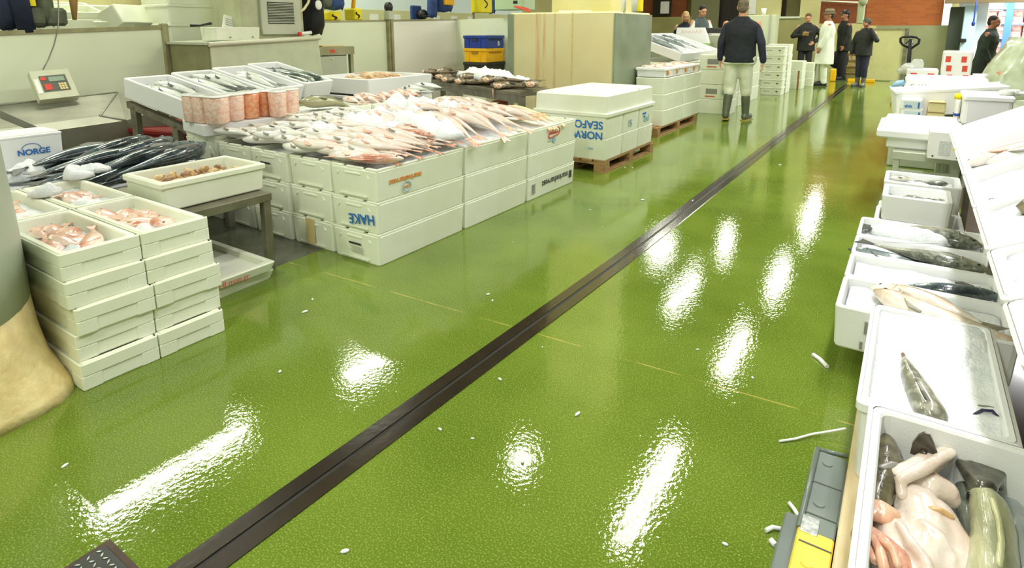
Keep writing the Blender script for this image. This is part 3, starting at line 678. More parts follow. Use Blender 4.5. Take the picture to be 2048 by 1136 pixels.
mb = MB(); R1 = rrect(-.09, -.028, .09, .028, .025, 0, 5)
mb.tube([(x, -.1992, .122+z+x*.12) for x, z, _ in R1+R1[:1]], .005, 6)
part(o, 'printed_frame', mb, INKR)
mb = MB()
for q in range(5): mb.tube([(-.07+.028*q, -.1992, .115), (-.06+.028*q, -.1992, .132), (-.05+.028*q, -.1992, .118)], .004, 5)
part(o, 'printed_script', mb, INKR)
part(o, 'printed_swirl', MB().cyl((.0, -.1985, .065), (.0, -.2, .065), .026).box((-.1, -.1996, .06), (-.03, -.1985, .067)), INKL)
text(MAR[(0, 0, 1)], 'handwriting', 'HAKE', .085, END(-.06, .105) @ UP @ Rz(.1), INKB, .0012, align='CENTER')
for key, yy in (((0, 0, 0), .0), ((2, 0, 0), .05), ((2, 0, 2), .03)):
    mb = MB()
    mb.box((-.4035, yy-.05, .105), (-.402, yy+.05, .116), 1)
    for q in range(4): mb.box((-.4035, yy-.07, .055+.011*q), (-.402, yy+.03+.012*(q % 2), .057+.011*q))
    part(MAR[key], 'printed_label', mb, [INKG, INKD])
part(MAR[(1, 0, 0)], 'tape_strip', MB().box((-.4032, -.03, .02), (-.402, .055, .185)), pm('brown_tape', (214, 196, 140), rough=.5))
# ---- the heap
def mound(x, y):
    u = (x+3.25)/.95; v = (y-3.5)/1.25
    return .585+.10*max(0, 1-u*u-v*v)
ice_patch('ice bed under the heap of fish', -4.0, -2.50, 2.36, 4.66, .0, .014, 34, seed=8, hfun=lambda u, v: mound(-4.0+1.5*u, 2.36+2.3*v)-.055, base=-.012)
thing('crate', 'grey crate under the two open boxes on the far side of the heap', 'crate', MB().rbox((-.19, -.8, 0), (.19, .8, .583), .01), STEELP, loc=(-4.24, 3.7, 0))
rnd.seed(11)
def heap_fish(kind, x, y, ang, label, grp, dz=0, roll=0):
    e = .12; gx = (mound(x+e, y)-mound(x-e, y))/(2*e)
    M = T(x, y, mound(x, y)-.005+dz) @ Rz(ang) @ Ry(-max(-.12, min(.12, math.atan(gx*math.cos(ang))))*.8+rnd.uniform(-.04, .04)) @ Rx(roll)
    fish(kind, label, M, grp)
# large pink fish whose tails hang over the aisle side
for q in range(17):
    y = 2.46+.11*q
    heap_fish('pinkbig' if 6 <= q <= 12 else 'pink', -2.70-.04*(q % 3)+(.05 if 6 <= q <= 12 else 0), y, -.04+rnd.uniform(-.1, .1), f'pink fish with tail over the box edge, {ORD[q]} from the near end', 'pink fish along the aisle edge', .02+.02*(q % 2), rnd.uniform(-.2, .2))
for q in range(14):
    y = 2.62+.12*q
    heap_fish('pink', -3.02-.05*(q % 3), y, -.0+rnd.uniform(-.14, .14), f'pink fish in the second row from the aisle, {ORD[q]} from the near end', 'pink fish in the second row', .03+.025*(q % 2), rnd.uniform(-.25, .25))
for q in range(9):
    heap_fish('pink', -2.66, 2.42+.095*q, .30+rnd.uniform(-.1, .1), f'pink fish along the near rim of the aisle side, {ORD[q]} from the corner', 'pink fish at the near rim', .0+.012*(q % 2))
# amber fish at the far corner
for q in range(12):
    heap_fish('amber', -2.62-.16*(q % 4), 4.22+.11*(q//4)+rnd.uniform(-.02, .02), .0+rnd.uniform(-.2, .2), f'amber fish at the far corner of the heap, {ORD[q]}', 'amber fish at the far corner', .0+.03*(q % 2))
# pale silver fish over the near end
for r in range(7):
    for q in range(9):
        x = -2.64-.155*q-.06*(r % 2); y = 2.38+.085*r+rnd.uniform(-.02, .02)
        if x < -4.0: continue
        heap_fish('pale' if q > 2 or r % 2 else 'pink', x, y, .26+rnd.uniform(-.14, .14)+(PI if (q+r) % 7 == 0 else 0), f'pale fish, {ORD[q]} from the aisle in the {ORD[r]} row of the near end', 'pale fish over the near end', .0+.022*((q+r) % 3), rnd.uniform(-.25, .25))
for r in range(3):
    for q in range(5):
        x = -3.55-.13*q+rnd.uniform(-.02, .02); y = 2.98+.13*r
        heap_fish('pale', x, y, .2+rnd.uniform(-.2, .2), f'pale fish beside the ice, {ORD[q]} from the aisle in the {ORD[r]} row', 'pale fish beside the ice', .02+.02*(q % 2))
for q in range(7):
    heap_fish('tan', -3.35-.03*q, 4.18+.07*q, .05+rnd.uniform(-.1, .1), f'tan pink fish behind the ice, {ORD[q]} from the aisle', 'tan fish behind the ice', .02)
# ice thrown over it
for k, (px, py, rx, ry, h, rz) in enumerate(((655, 258, .22, .13, .07, .2), (735, 250, .30, .18, .09, .1), (820, 248, .28, .18, .10, -.1), (872, 256, .2, .14, .08, .3), (800, 232, .22, .14, .13, .2), (845, 224, .2, .14, .11, 0), (905, 226, .2, .13, .10, .2), (760, 238, .16, .12, .09, 0))):
    g = G(px, py, .70)
    ice_mound(f'ice drift on the fish heap, {ORD[k]} from the pillar side', g.x, g.y, mound(g.x, g.y)+.02, rx, ry, h, rz, seed=40+k, rough=.55, n=48)
# boxes of grouper and red fish on the far side of the heap
for j in range(2):
    o = box(f'white box on the heap, {["with a grouper across it", "full of red fish"][j]}', .78, .40, .13, -4.08, 3.26+.80*j, .585, PI/2, 'plain', 'open boxes on the far side of the heap')
    ice_patch(f'ice filling the box {["under the grouper", "under the red fish"][j]}', -4.245, -3.915, 2.90+.80*j, 3.62+.8*j, .70, .012, 20, seed=60+j, base=.09)
fish('group', 'mottled olive grouper lying across the box rim', T(-3.98, 3.32, .715) @ Rz(1.05+PI/2-1.35) @ Ry(.06), v=0)
for q in range(11):
    fish('red', f'red fish in the white box beside the grouper, {ORD[q]} from the near end', T(-4.1+.05*(q % 3), 3.62+.075*q, .715+.02*(q % 2)) @ Rz(-.3+rnd.uniform(-.3, .3)), 'red fish in the far box')
for q in range(3):
    fish('sea', f'grey green fish behind the red fish, {ORD[q]} from the grouper', T(-4.12+.06*q, 4.42+.06*q, .72+.02*q) @ Rz(-.35+.1*q), 'grey green fish beyond the red fish')
# one more column of boxes at the end of the end face, half a layer higher
for k in range(2):
    box(f'white fish box at the rack end of the stack, {["lower", "upper"][k]}', .796, .396, LH-.001, -4.26, 2.72, .02+.2*k+.2, PI/2, 'fish', 'fish boxes at the rack end')
thing('crate', 'grey crate under the boxes at the rack end of the stack', 'crate', MB().rbox((-.19, -.38, 0), (.19, .38, .215), .01), RUBBER, loc=(-4.26, 2.72, 0))
# ---- tubs of prawns in a row
TUBM = [pm('prawn_pink', (238, 186, 160), (250, 228, 214), rough=.25, scale=55, coat=.4), pm('prawn_orange', (234, 138, 84), (246, 190, 150), rough=.25, scale=40, coat=.4)]
WRAP = pm('clear_wrap', (246, 246, 244), rough=.15, coat=.5)
tb = MB(); tb.loft([rrect(-.046, -.042, .046, .042, .03, 0, 4), rrect(-.05, -.048, .05, .048, .035, .015, 4), rrect(-.054, -.05, .054, .05, .035, .17, 4), rrect(-.052, -.047, .052, .047, .035, .19, 4)], 0, sm=True)
tbm = [tb.mesh('prawn_tub', m) for m in TUBM]
lm = MB().loft([rrect(-.053, -.048, .053, .048, .03, .186, 3), rrect(-.058, -.053, .058, .053, .03, .192, 3), rrect(-.05, -.045, .05, .045, .03, .203, 3)], 0).mesh('tub_lid', WRAP)
for k, (px, py, s) in enumerate(((389, 243, 1), (408, 245, 1), (436, 247, 1.25), (468, 241, 1.15), (499, 236, 1.1), (530, 231, 1.05), (557, 233, .95), (582, 227, .95))):
    g = G(px, py, .70)
    s *= math.hypot(g.x, g.y)/4.1
    o = thing('prawn_tub', f'clear tub of {"orange" if k in (4, 5) else "pink"} prawns, {ORD[k]} from the corner of the rack', 'tub', tbm[1 if k in (4, 5) else 0], M=T(g.x, g.y, .70) @ Rz(.15) @ Matrix.Diagonal((s, s, 1, 1)), group='tubs of prawns in front of the rack')
    part(o, 'tub_lid', lm, None)
b = thing('polystyrene_tray', 'white tray under the row of prawn tubs', 'tray', MB().rbox((-.19, -.40, 0), (.21, .52, .083), .01), EPSW, loc=(-4.22, 2.68, .615), rz=-.16)
# ---- sloping rack with four boxes
MR = T(-4.47, 2.36, .665) @ Rz(.20)
def rackM(k): return MR @ T(0, .205+.415*k, .016*k) @ Ry(.237) @ T(-.36, 0, 0)
BL = ['nearest', 'second', 'third', 'farthest']
for k in range(4):
    M = rackM(k)
    box(f'white box of silver fish on the sloping rack, {BL[k]} of four', .72, .405, .155, 0, 0, 0, 0, 'plain', 'boxes on the sloping rack', EPSW, M=M)
    ice_patch(f'ice in the {BL[k]} box on the sloping rack', -.325, .325, -.165, .165, .055, .016, 22, seed=70+k, M=M, base=.02)
    for q in range(4 if k in (1, 3) else 3):
        fish('sea', f'silver fish in the {BL[k]} rack box, {ORD[q]} from the near side', M @ T(-.02+.05*(q % 2)-(.06 if k == 1 else 0), -.10+.07*q, .065+.012*q) @ Rz([.12, .2, .1, PI+.1][k]+rnd.uniform(-.08, .08)), 'silver fish on the rack')
    if k < 2: ice_mound(f'ice at the low end of the {BL[k]} rack box', .2, -.02, .06, .12, .13, .05, seed=80+k, M=M)
r = thing('display_rack', 'dark steel rack carrying the four sloping boxes', 'rack', M=MR)
for yy, lg in ((.03, 1), (1.66, 1)):
    a0, a1 = Vector((-.66, yy, .135)), Vector((-.02, yy, -.035))
    part(r, 'rail', MB().hexa([a0+Vector((0, -.025, -.05)), a1+Vector((0, -.025, -.05)), a1+Vector((0, .025, -.05)), a0+Vector((0, .025, -.05))], [a0+Vector((0, -.025, 0)), a1+Vector((0, -.025, 0)), a1+Vector((0, .025, 0)), a0+Vector((0, .025, 0))]), STEELD)
    for lx, tz in ((-.6, .10), (-.16, -.03)): part(r, 'leg', MB().rbox((lx-.03, yy-.025, -.665), (lx+.03, yy+.025, tz), .004), STEELD)
    part(r, 'brace', MB().box((-.6, yy-.02, -.42), (-.16, yy+.02, -.37)), STEELD)
for yy in (.2, 1.5): part(r, 'runner', MB().hexa([(-.7, yy-.03, .12), (0, yy-.03, -.05), (0, yy+.03, -.05), (-.7, yy+.03, .12)], [(-.7, yy-.03, .145), (0, yy-.03, -.025), (0, yy+.03, -.025), (-.7, yy+.03, .145)]), STEELD)
b = thing('red_bin', 'dark red plastic bin behind the sloping rack', 'bin', MB().rbox((-.45, -.55, 0), (.45, .55, .46), .04).rbox((-.47, -.57, .44), (.47, .57, .49), .02), REDP, loc=(-5.55, 3.15, 0), rz=.2)
# ---- box of crayfish beyond the rack
CB = T(-4.98, 4.72, .70) @ Rz(.02)
box('large white box of tan crayfish beyond the rack', 1.0, .86, .16, 0, 0, 0, PI/2, 'plain', M=CB @ Rz(PI/2), mat=EPSW, t=.04)
ice_patch('ice in the box of crayfish', -.38, .38, -.45, .45, .06, .014, 22, seed=90, M=CB, base=.02)
CR = pm('crayfish_shell', (238, 214, 178), (226, 184, 142), rough=.35, scale=30, coat=.3)
cm = MB(); cm.tube([(-.09, 0, 0), (-.06, 0, .006), (-.02, 0, .01), (.03, 0, .008), (.07, 0, .002), (.1, 0, -.006)], [.008, .018, .022, .017, .013, .008], 10)
for s in (-1, 1):
    cm.tube([(-.06, s*.012, .004), (-.1, s*.035, .01), (-.14, s*.03, .006)], [.005, .007, .004], 6)
    for q in range(3): cm.tube([(-.03+.025*q, s*.014, .002), (-.03+.025*q, s*.045, .012), (-.025+.025*q, s*.06, -.006)], .003, 5)
cm.poly([(.09, -.02), (.13, -.028), (.14, 0), (.13, .028), (.09, .02)], .004, 0, T(0, 0, -.008))
cmesh = cm.mesh('crayfish', CR)
for q in range(22):
    u = q % 11; v = q//11
    thing('crayfish', f'tan crayfish, {ORD[u]} from the near end in the {["lower", "upper"][v]} layer of the big box', 'crayfish', cmesh, M=CB @ T(.12*math.sin(q*2.3), -.36+.072*u, .085+.035*v+.045*math.sin(PI*u/10)) @ Rz(rnd.uniform(-1, 1)+(PI if q % 2 else 0)), group='crayfish in the big box')
box('white box under the crayfish box, on the floor', 1.0, .86, .68, -4.98, 4.72, 0, PI/2, 'lip', mat=EPSW)
# ---- table of monkfish
MT = T(-6.1, 6.32, 0) @ Rz(math.atan2(-1.02, 2.72))
o = thing('steel_table', 'dull steel table of brown headless fish before the concrete block', 'table', M=MT)
part(o, 'tabletop', MB().rbox((0, 0, .66), (2.86, .55, .70), .004), STEELD)
part(o, 'apron', MB().box((0, .004, .585), (2.86, .03, .66)), STEELD)
for lx in (.32, 2.82): 
    for ly in (.05, .5): part(o, 'leg', MB().rbox((lx-.03, ly-.03, 0), (lx+.03, ly+.03, .66), .004), STEELD)
part(o, 'brace', MB().cyl((.34, .05, .30), (.75, .05, .6), .02, n=4), STEELD)
FLESH = pm('cut_flesh', (240, 214, 186), (222, 170, 140), rough=.3, scale=40, coat=.4)
fm = MB(); fm.ball((0, 0, 0), (.014, .05, .03), 14, 8)
for q in range(5): fm.ball((-.012, -.035+.018*q, .012*math.sin(q*2)), (.012, .011, .012), 8, 5)
fmesh = fm.mesh('cut_face', FLESH)
for q in range(14):
    u = .62+.165*q
    zz = .70+(.0 if q % 2 == 0 else .05)
    if q in (2, 3): zz += .02
    ang = PI/2+rnd.choice((-.9, -.4, .1, .5, .9))-.2
    o = fish('monk', f'brown headless fish on the steel table, {ORD[q]} from the partition side', MT @ T(u, .21+.07*(q % 2), zz) @ Rz(ang), 'brown headless fish on the steel table')
    part(o, 'cut_face', fmesh, None, T(-.288, 0, .042))
for q, (u, v) in enumerate(((.75, .34), (.55, .30))):
    fish('cod', f'long grey fish lying flat on the steel table, {["under the crates", "nearest the partition"][q]}', MT @ T(u, v, .705) @ Rz(.25), 'grey fish on the steel table')
part(thing('flesh_strip', 'strip of pale flesh hanging over the table edge', 'fish', MB().tube([(0, .03, .735), (0, -.012, .72), (.002, -.016, .66), (.004, -.014, .585)], [.012, .011, .009, .004], 8), FLESH, M=MT @ T(2.37, 0, 0)), 'flap', MB().ball((0, .03, .735), (.02, .03, .01)), FLESH)
ice_mound('ice over the brown headless fish', 1.75, .3, .765, .62, .17, .12, 0, seed=95, M=MT, rough=.5)
ice_mound('smaller ice lump toward the boxes with blue print', 2.42, .34, .765, .12, .1, .07, 0, seed=96, M=MT)
o = box('white box end with an olive fish, between rack and steel table', .9, .7, .72, -5.75, 5.75, 0, .2, 'plain', mat=EPSW)
fish('cod', 'slim olive fish lying on the white box by the partition', T(-5.73, 5.62, .70) @ Rz(-.35), v=2)
ice_patch('ice in the white box by the partition', -.40, .40, -.31, .31, .69, .012, 20, seed=97, M=T(-5.75, 5.75, 0) @ Rz(.2), base=.1)
# ---- palleted boxes with blue print
def pallet(label, x0, x1, y0, y1):
    o = thing('pallet', label, 'pallet', loc=((x0+x1)/2, (y0+y1)/2, 0)); a, b = (x1-x0)/2, (y1-y0)/2
    for k in range(6): part(o, 'deck_board', MB().box((-a+2*a*k/6+.01, -b, .10), (-a+2*a*(k+1)/6-.01, b, .12)), WOOD)
    for yy in (-b, -.05, b-.1): part(o, 'stringer_board', MB().box((-a, yy, .078), (a, yy+.1, .10)), WOOD)
    for xx in (-a, -.06, a-.12):
        for yy in (-b, -.05, b-.1): part(o, 'block', MB().box((xx, yy, .016), (xx+.12, yy+.1, .078)), WOOD)
        part(o, 'bottom_board', MB().box((xx, -b, 0), (xx+.12, b, .016)), WOOD)
    return o
pallet('wooden pallet under the boxes with blue print', -3.15, -2.345, 5.14, 6.42)
NB = {}
for k in range(2):
    for j in range(3):
        lb = f'white box with {"blue print" if k else "a red roundel"}, {jn[j]} of the {["lower", "upper"][k]} layer on the pallet' if j == 0 else f'white box on the pallet, {jn[j]} of the {["lower", "upper"][k]} layer'
        NB[(j, k)] = box(lb, .80, .415, .208, -2.752, 5.355+.418*j, .12+.21*k, 0, 'plain', 'boxes with blue print on the pallet')
o = thing('insulated_box', 'large closed white box with overhanging base lip on the pallet', 'box', MB().loft([rrect(-.42, -.64, .42, .64, .03, 0), rrect(-.42, -.64, .42, .64, .03, .028), rrect(-.395, -.615, .395, .615, .03, .036), rrect(-.39, -.61, .39, .61, .03, .19), rrect(-.37, -.59, .37, .59, .03, .205)]), EPS, loc=(-2.755, 5.78, .541))
part(o, 'seam', MB().box((-.391, .2, .03), (.391, .206, .2055)), STAIN)
ice_mound('scrap of ice on the closed white box', -2.95, 5.38, .746, .12, .05, .018, .1, seed=99)
o = NB[(0, 1)]
text(o, 'printed_lettering', 'NORWAY', .105, T(.37, -.2085, .062) @ Rx(PI/2) @ UP, INKB, .002)
o2 = text(o, 'printed_lettering', 'SEAFOOD', .105, T(.37, -.2085, .165) @ Rx(PI/2) @ UP, INKB, .002)
o = NB[(0, 0)]
part(o, 'printed_roundel', MB().tube([(.0+.045*math.cos(a), -.2085, .12+.045*math.sin(a)) for a in [2*PI*q/24 for q in range(25)]], .008, 6).tube([(-.03, -.2085, .13), (0, -.2085, .11), (.03, -.2085, .135)], .006, 5), INKR)
part(o, 'printed_mark', MB().box((.22, -.2085, .10), (.27, -.2075, .118)), INKL)
for j, tx in ((1, 'FS'), (2, 'cod')):
    text(NB[(j, 1)], 'handwriting', tx, .10, T(.4005, -.08, .05) @ RXF, INKL, .001)
part(NB[(2, 1)], 'printed_marks', MB().box((.4, -.12, .13), (.401, -.02, .15)).box((.4, -.10, .10), (.401, -.04, .115)), INKB)
# ---- second pallet of plain boxes
pallet('wooden pallet farther along the aisle', -3.04, -2.62, 7.3, 8.95)
for k in range(3):
    for j in range(2):
        box(f'cream white box, {["near", "far"][j]} one in the {layer[k]} layer of the farther pallet', .79, .40, .205, -2.82, 7.885+.80*j, .12+.208*k, PI/2, 'plain', 'boxes on the farther pallet')
for j in range(4):
    o = box(f'white box of fish on top of the farther pallet, {ORD[j]} from the near end', .4, .36, .12, -2.84, 7.72+.37*j, .745, 0, 'lip', 'shallow boxes on the farther pallet', EPSW)
    part(o, 'orange_mark', MB().box((.205, -.12, .03), (.2095, -.07, .09)), INKO)
    ice_patch(f'ice in the shallow box, {ORD[j]} along the farther pallet', -3.01, -2.67, 7.58+.37*j, 7.86+.37*j, .835, .012, 14, seed=110+j, base=.04)
    for q in range(2): fish('red', f'pink fish in the shallow box, {ORD[j]} along the farther pallet, {["first", "second"][q]}', T(-2.9+.12*q, 7.72+.37*j, .84) @ Rz(rnd.uniform(-.4, .4)), 'pink fish on the farther pallet')
# ---- concrete block
blk = struct('pillar_block', MB().rbox((-4.62, 6.9, 0), (-3.08, 8.1, 1.575), .03), pm('stained_cream_block', (224, 214, 166), (217, 205, 152), rough=.55, scale=2, bump=.06), 'big stained cream concrete block round the hall pillar', 'pillar')
part(blk, 'corner_guard', MB().box((-3.083, 6.89, .0), (-3.06, 8.1, 1.55)), pm('guard_steel', (150, 162, 138), (134, 146, 122), rough=.4, metal=.3, scale=3))
part(blk, 'corner_strip', MB().box((-4.635, 6.88, .0), (-4.55, 6.9, 1.56)), pm('guard_steel', (0, 0, 0)))
part(blk, 'joint', MB().box((-3.66, 6.894, 0), (-3.648, 6.9, 1.57)), STAIN)
RST = pm('rust_run', (206, 176, 124), (222, 206, 156), rough=.6, scale=6, ani=(6, 6, .4))
for x, w_ in ((-4.20, .07), (-4.09, .04), (-3.93, .03)): part(blk, 'rust_run', MB().box((x, 6.8965, .2), (x+w_, 6.9, 1.56)), RST)
p = struct('pillar_far', MB().rbox((-4.2, 7.3, 1.57), (-3.3, 8.0, 4.75), .02), CREAM, 'pale yellow hall pillar above the cream block', 'pillar')
# ------------------------------------------------------------------ partitions, sink and equipment on the west side
def panelX(name, X, ya, yb, za, zb, label, th=.05, m=PANEL, z0=0, drop=None):
    a0, b0 = (z0, z0) if drop is None else (za-drop, zb-drop)
    return struct(name, MB().hexa([(X-th, ya, a0), (X, ya, a0), (X, yb, b0), (X-th, yb, b0)], [(X-th, ya, za), (X, ya, za), (X, yb, zb), (X-th, yb, zb)], m=0), m, label, 'partition')
XW = -6.8
panelX('wall_partition', XW, .6, 3.40, 1.26, 1.372, 'white low partition panel behind the steel sink and scale')
panelX('trim_7', XW+.01, .6, 3.42, 1.285, 1.40, 'buff top rail of the partition behind the sink', .07, FRAME, drop=.04)
struct('trim_8', MB().rbox((XW-.06, 3.40, 0), (XW+.03, 3.47, 1.42), .015), FRAME, 'buff post at the end of the partition behind the sink', 'post')
panelX('wall_partition_middle', XW, 4.3, 6.76, 1.43, 1.485, 'white low partition panel behind the small drawer table')
panelX('wall_partition_corner', XW, 6.84, 8.5, 1.49, 1.53, 'white low partition panel between the ribbed post and the corner', m=pm('white_panel_lightened', (244, 243, 234), rough=.35))  # colour lightened to make up for the weak light on this panel
struct('wall_partition_cross', MB().hexa([(XW, 8.46, 0), (-4.5, 8.46, 0), (-4.5, 8.52, 0), (XW, 8.52, 0)], [(XW, 8.46, 1.53), (-4.5, 8.46, 1.57), (-4.5, 8.52, 1.57), (XW, 8.52, 1.53)]), PANEL, 'white low partition behind the blue and yellow crates', 'partition')
panelX('trim_9', XW+.012, 4.3, 8.5, 1.445, 1.545, 'thin top edge of the middle partitions', .07, FRAME, drop=.022)
o = struct('trim_10', MB().rbox((XW-.04, 6.75, 0), (XW+.06, 6.86, 1.50), .012).box((XW+.055, 6.79, 0), (XW+.075, 6.82, 1.5)), FRAME, 'ribbed buff post between two white partition panels', 'post')
thing('clamp', 'grey clamp with a black knob on top of the ribbed post', 'clamp', MB().rbox((-.06, -.06, 0), (.06, .06, .14), .02), STEELP, loc=(XW+.02, 6.80, 1.5))
part(bpy.data.objects['clamp'], 'knob', MB().ball((0, 0, .19), (.07, .07, .085)), BLACK)
# sink hopper
P_ = lambda x, y, X: AX(x, y, X)
sk = MB()
bl, br = Vector((-6.5, 1.0, .69)), Vector((-6.4, 2.727, .755))
fl, fr = Vector((-5.9, 1.0, .565)), Vector((-5.9, 2.351, .609))
gl, gr = Vector((-5.8, 1.0, .515)), Vector((-5.8, 2.512, .557))
tr = Vector((-5.62, 2.80, .66))
hl, hr_ = Vector((-5.8, 1.0, .12)), Vector((-5.8, 2.6, .15))
sk = thing('sink', 'big stainless hopper sink under the scale', 'sink', MB().add([bl, br, fr, fl], [(0, 1, 2, 3)]).add([fl, fr, gr, gl], [(0, 1, 2, 3)]).add([br, tr, gr, fr], [(0, 1, 2, 3)]).add([gl, gr, hr_, hl], [(0, 1, 2, 3)]).add([gr, tr, tr-Vector((0, 0, .5)), hr_], [(0, 1, 2, 3)]), STEEL)
part(sk, 'back_rim', MB().tube([bl, br], .012, 6), STEEL); part(sk, 'end_rim', MB().tube([br, fr, gr], .010, 6), STEEL)
a, b = AX(2, 222, -5.75), AX(112, 270, -5.55)
part(sk, 'front_rim', MB().hexa([a+Vector((-.04, 0, -.06)), a+Vector((0, 0, -.06)), b+Vector((0, 0, -.05)), b+Vector((-.04, 0, -.05))], [a+Vector((-.04, 0, 0)), a, b, b+Vector((-.04, 0, 0))]), STEEL)
for y in (1.1, 2.5): part(sk, 'leg', MB().rbox((-6.0, y-.03, 0), (-5.94, y+.03, .5), .004), STEELD)
# scale
a, b, c, e = AX(57, 143, -6.45), AX(135, 137, -6.45), AX(159, 191, -6.25), AX(80, 200, -6.25)
n = (b-a).cross(e-a).normalized(); n = n if n.x > 0 else -n
sc = thing('scale', 'grey electronic scale head leaning on the partition above the sink', 'scale', MB().hexa([e-n*.07, c-n*.07, b-n*.07, a-n*.07], [e, c, b, a]), pm('scale_case', (206, 208, 184), (196, 196, 170), rough=.4, metal=.2))
def onface(u, v, d=.002): return a+(b-a)*u+(e-a)*v+((c-b)-(e-a))*u*v+n*d
def quad(u0, v0, u1, v1, d, mt, nm):
    part(sc, nm, MB().hexa([onface(u0, v1, d-.006), onface(u1, v1, d-.006), onface(u1, v0, d-.006), onface(u0, v0, d-.006)], [onface(u0, v1, d), onface(u1, v1, d), onface(u1, v0, d), onface(u0, v0, d)]), mt)
quad(.18, .2, .86, .76, .003, pm('scale_face', (96, 100, 92), rough=.3), 'face_plate')
quad(.4, .26, .8, .42, .006, pm('scale_screen', (150, 168, 150), rough=.15), 'display')
quad(.2, .25, .34, .36, .006, TAPER, 'red_label'); quad(.24, .5, .42, .7, .006, TAPER, 'red_pad')
for i in range(3):
    for j in range(3): quad(.60+.07*i, .5+.08*j, .655+.07*i, .565+.08*j, .007, pm('scale_key', (224, 206, 150), rough=.4), 'key')
quad(.03, .3, .14, .8, .004, PAPER, 'sticker')
pts = [AX(86, 139, -6.5), AX(97, 118, -6.55), AX(108, 90, -6.62), AX(114, 66, -6.68), AX(117, 46, -6.72), AX(117, 20, -6.75), AX(116, -20, -6.75)]
thing('cable', 'thin grey cable from the scale up to the hanging bag', 'cable', MB().tube(pts, .006, 6), STEELD)
# hanging clothes on a rail
CLO = lambda nm, c, c2: pm(nm, c, c2, rough=.85, scale=9, bump=.4, bscale=14)
NAVY = CLO('navy_cloth', (34, 44, 70), (24, 32, 54)); BLUC = CLO('blue_cloth', (58, 84, 140), (44, 66, 118)); BLKC = CLO('black_cloth', (26, 27, 28), (36, 37, 38)); GRYC = CLO('grey_green_cloth', (108, 116, 96), (86, 92, 76))
thing('clothes_rail', 'steel rail above the partition with gear hung on it', 'rail', MB().tube([(-7.05, .8, 2.25), (-7.05, 9.5, 2.35)], .02), STEELD)
for y in (1.0, 5.2, 9.3): part(bpy.data.objects['clothes_rail'], 'rail_post', MB().cyl((-7.05, y, 0), (-7.05, y, 2.3), .022), STEELD)
def garment(name, label, x0, x1, ybot, mat, X=-7.0, dep=.16, ztop=2.2, flare=1.0, cat='jacket'):
    a, b = AX(x0, ybot, X), AX(x1, ybot, X); cy, hw, zb = (a.y+b.y)/2, (b.y-a.y)/2, min(a.z, b.z)
    rings = []
    for k in range(9):
        t = k/8; z = zb+(ztop-zb)*t; w_ = hw*(flare+(1-flare)*t)*(1 if t < .85 else .75); d_ = dep*(1-.25*t)*(.55 if k == 0 else 1)
        rings.append([(X+d_*math.cos(q*2*PI/20)*(1+.12*noise.noise(Vector((q, t*4, cy)))), cy+w_*math.sin(q*2*PI/20)*(1+.08*math.sin(q*2.2+t*5)), z+.02*math.sin(q*1.3) if k == 0 else z) for q in range(20)])
    mb = MB().loft(rings, 0, True, True, True)
    return thing(name, label, cat, mb, mat), Vector((X, cy, zb)), hw
o, c, hw = garment('hanging_jacket', 'navy jacket hanging over the partition beside the grey bag', -6, 35, 58, NAVY, flare=1.12)
part(o, 'sleeve', MB().tube([c+Vector((.12, .04, .62)), c+Vector((.16, .07, .3)), c+Vector((.15, .1, -.03))], [.08, .08, .07], 10), NAVY)
o, c, hw = garment('hanging_bag', 'bulky grey green bag hanging over the scale', 60, 107, 52, GRYC, dep=.2, flare=.95, cat='bag')
part(o, 'yellow_strap', MB().box((c.x+.16, c.y-.14, c.z+.18), (c.x+.2, c.y-.09, c.z+.8)), YELB)
part(o, 'brown_strap', MB().tube([c+Vector((.1, .2, .75)), c+Vector((.1, .26, .35)), c+Vector((.08, .25, .06))], [.03, .05, .02], 6), pm('brown_leather', (176, 140, 84), rough=.6))
for q, yy in enumerate((-.1, .08)): part(o, 'pouch', MB().rbox(c+Vector((.06, yy-.085, .0)), c+Vector((.19, yy+.085, .17)), .045), GRYC)
o, c, hw = garment('hanging_jacket', 'black padded coat hanging beside the louvred machine', 602, 646, 68, BLKC, X=-6.35, dep=.2, flare=.7)
part(o, 'white_badge', MB().ball(AX(637, 10, -6.12), (.02, .05, .06)), PAPER)
o, c, hw = garment('hanging_jacket', 'blue life jacket above the yellow bag by the machine', 650, 683, 18, BLUC)
part(o, 'collar', MB().ball(AX(655, 2, -6.85), (.05, .07, .09)), GRYC)
o, c, hw = garment('hanging_jacket', 'blue life jacket with an orange panel hanging over the corner partition', 872, 901, 22, BLUC, flare=.9)
part(o, 'orange_panel', MB().rbox((c.x+.1, c.y-.13, c.z+.1), (c.x+.2, c.y+.07, c.z+.7), .02), pm('orange_cloth', (236, 176, 20), rough=.7))
o, c, hw = garment('hanging_jacket', 'slim blue overall hanging beside the orange panelled jacket', 859, 871, 34, BLUC, dep=.1)
o, c, hw = garment('hanging_jacket', 'blue jacket hanging behind the yellow bag by the pillar block', 974, 988, 26, BLUC, dep=.1)
def bag(label, x0, y0, x1, y1, X=-6.95, d=.12):
    a, b = AX(x0, y1, X), AX(x1, y0, X)
    o = thing('yellow_bag', label, 'bag', MB().rbox((-d, a.y, a.z), (d, b.y, max(b.z, a.z+.1)), .035), YELB, loc=(X, 0, 0))
    m_ = MB().tube([(d+.003, a.y+(b.y-a.y)*(.35+.2*math.sin(q*.7)), a.z+(b.z-a.z)*(.2+.06*q)) for q in range(9)], .012, 5)
    part(o, 'black_mark', m_, BLACK)
    return o
bag('yellow dry bag under the blue life jacket by the machine', 650, 24, 672, 42); bag('tall yellow bag standing on the partition with an orange strap', 699, 17, 714, 41)
o = bag('yellow bag hanging above the blue and yellow crates', 951, -25, 975, 26)
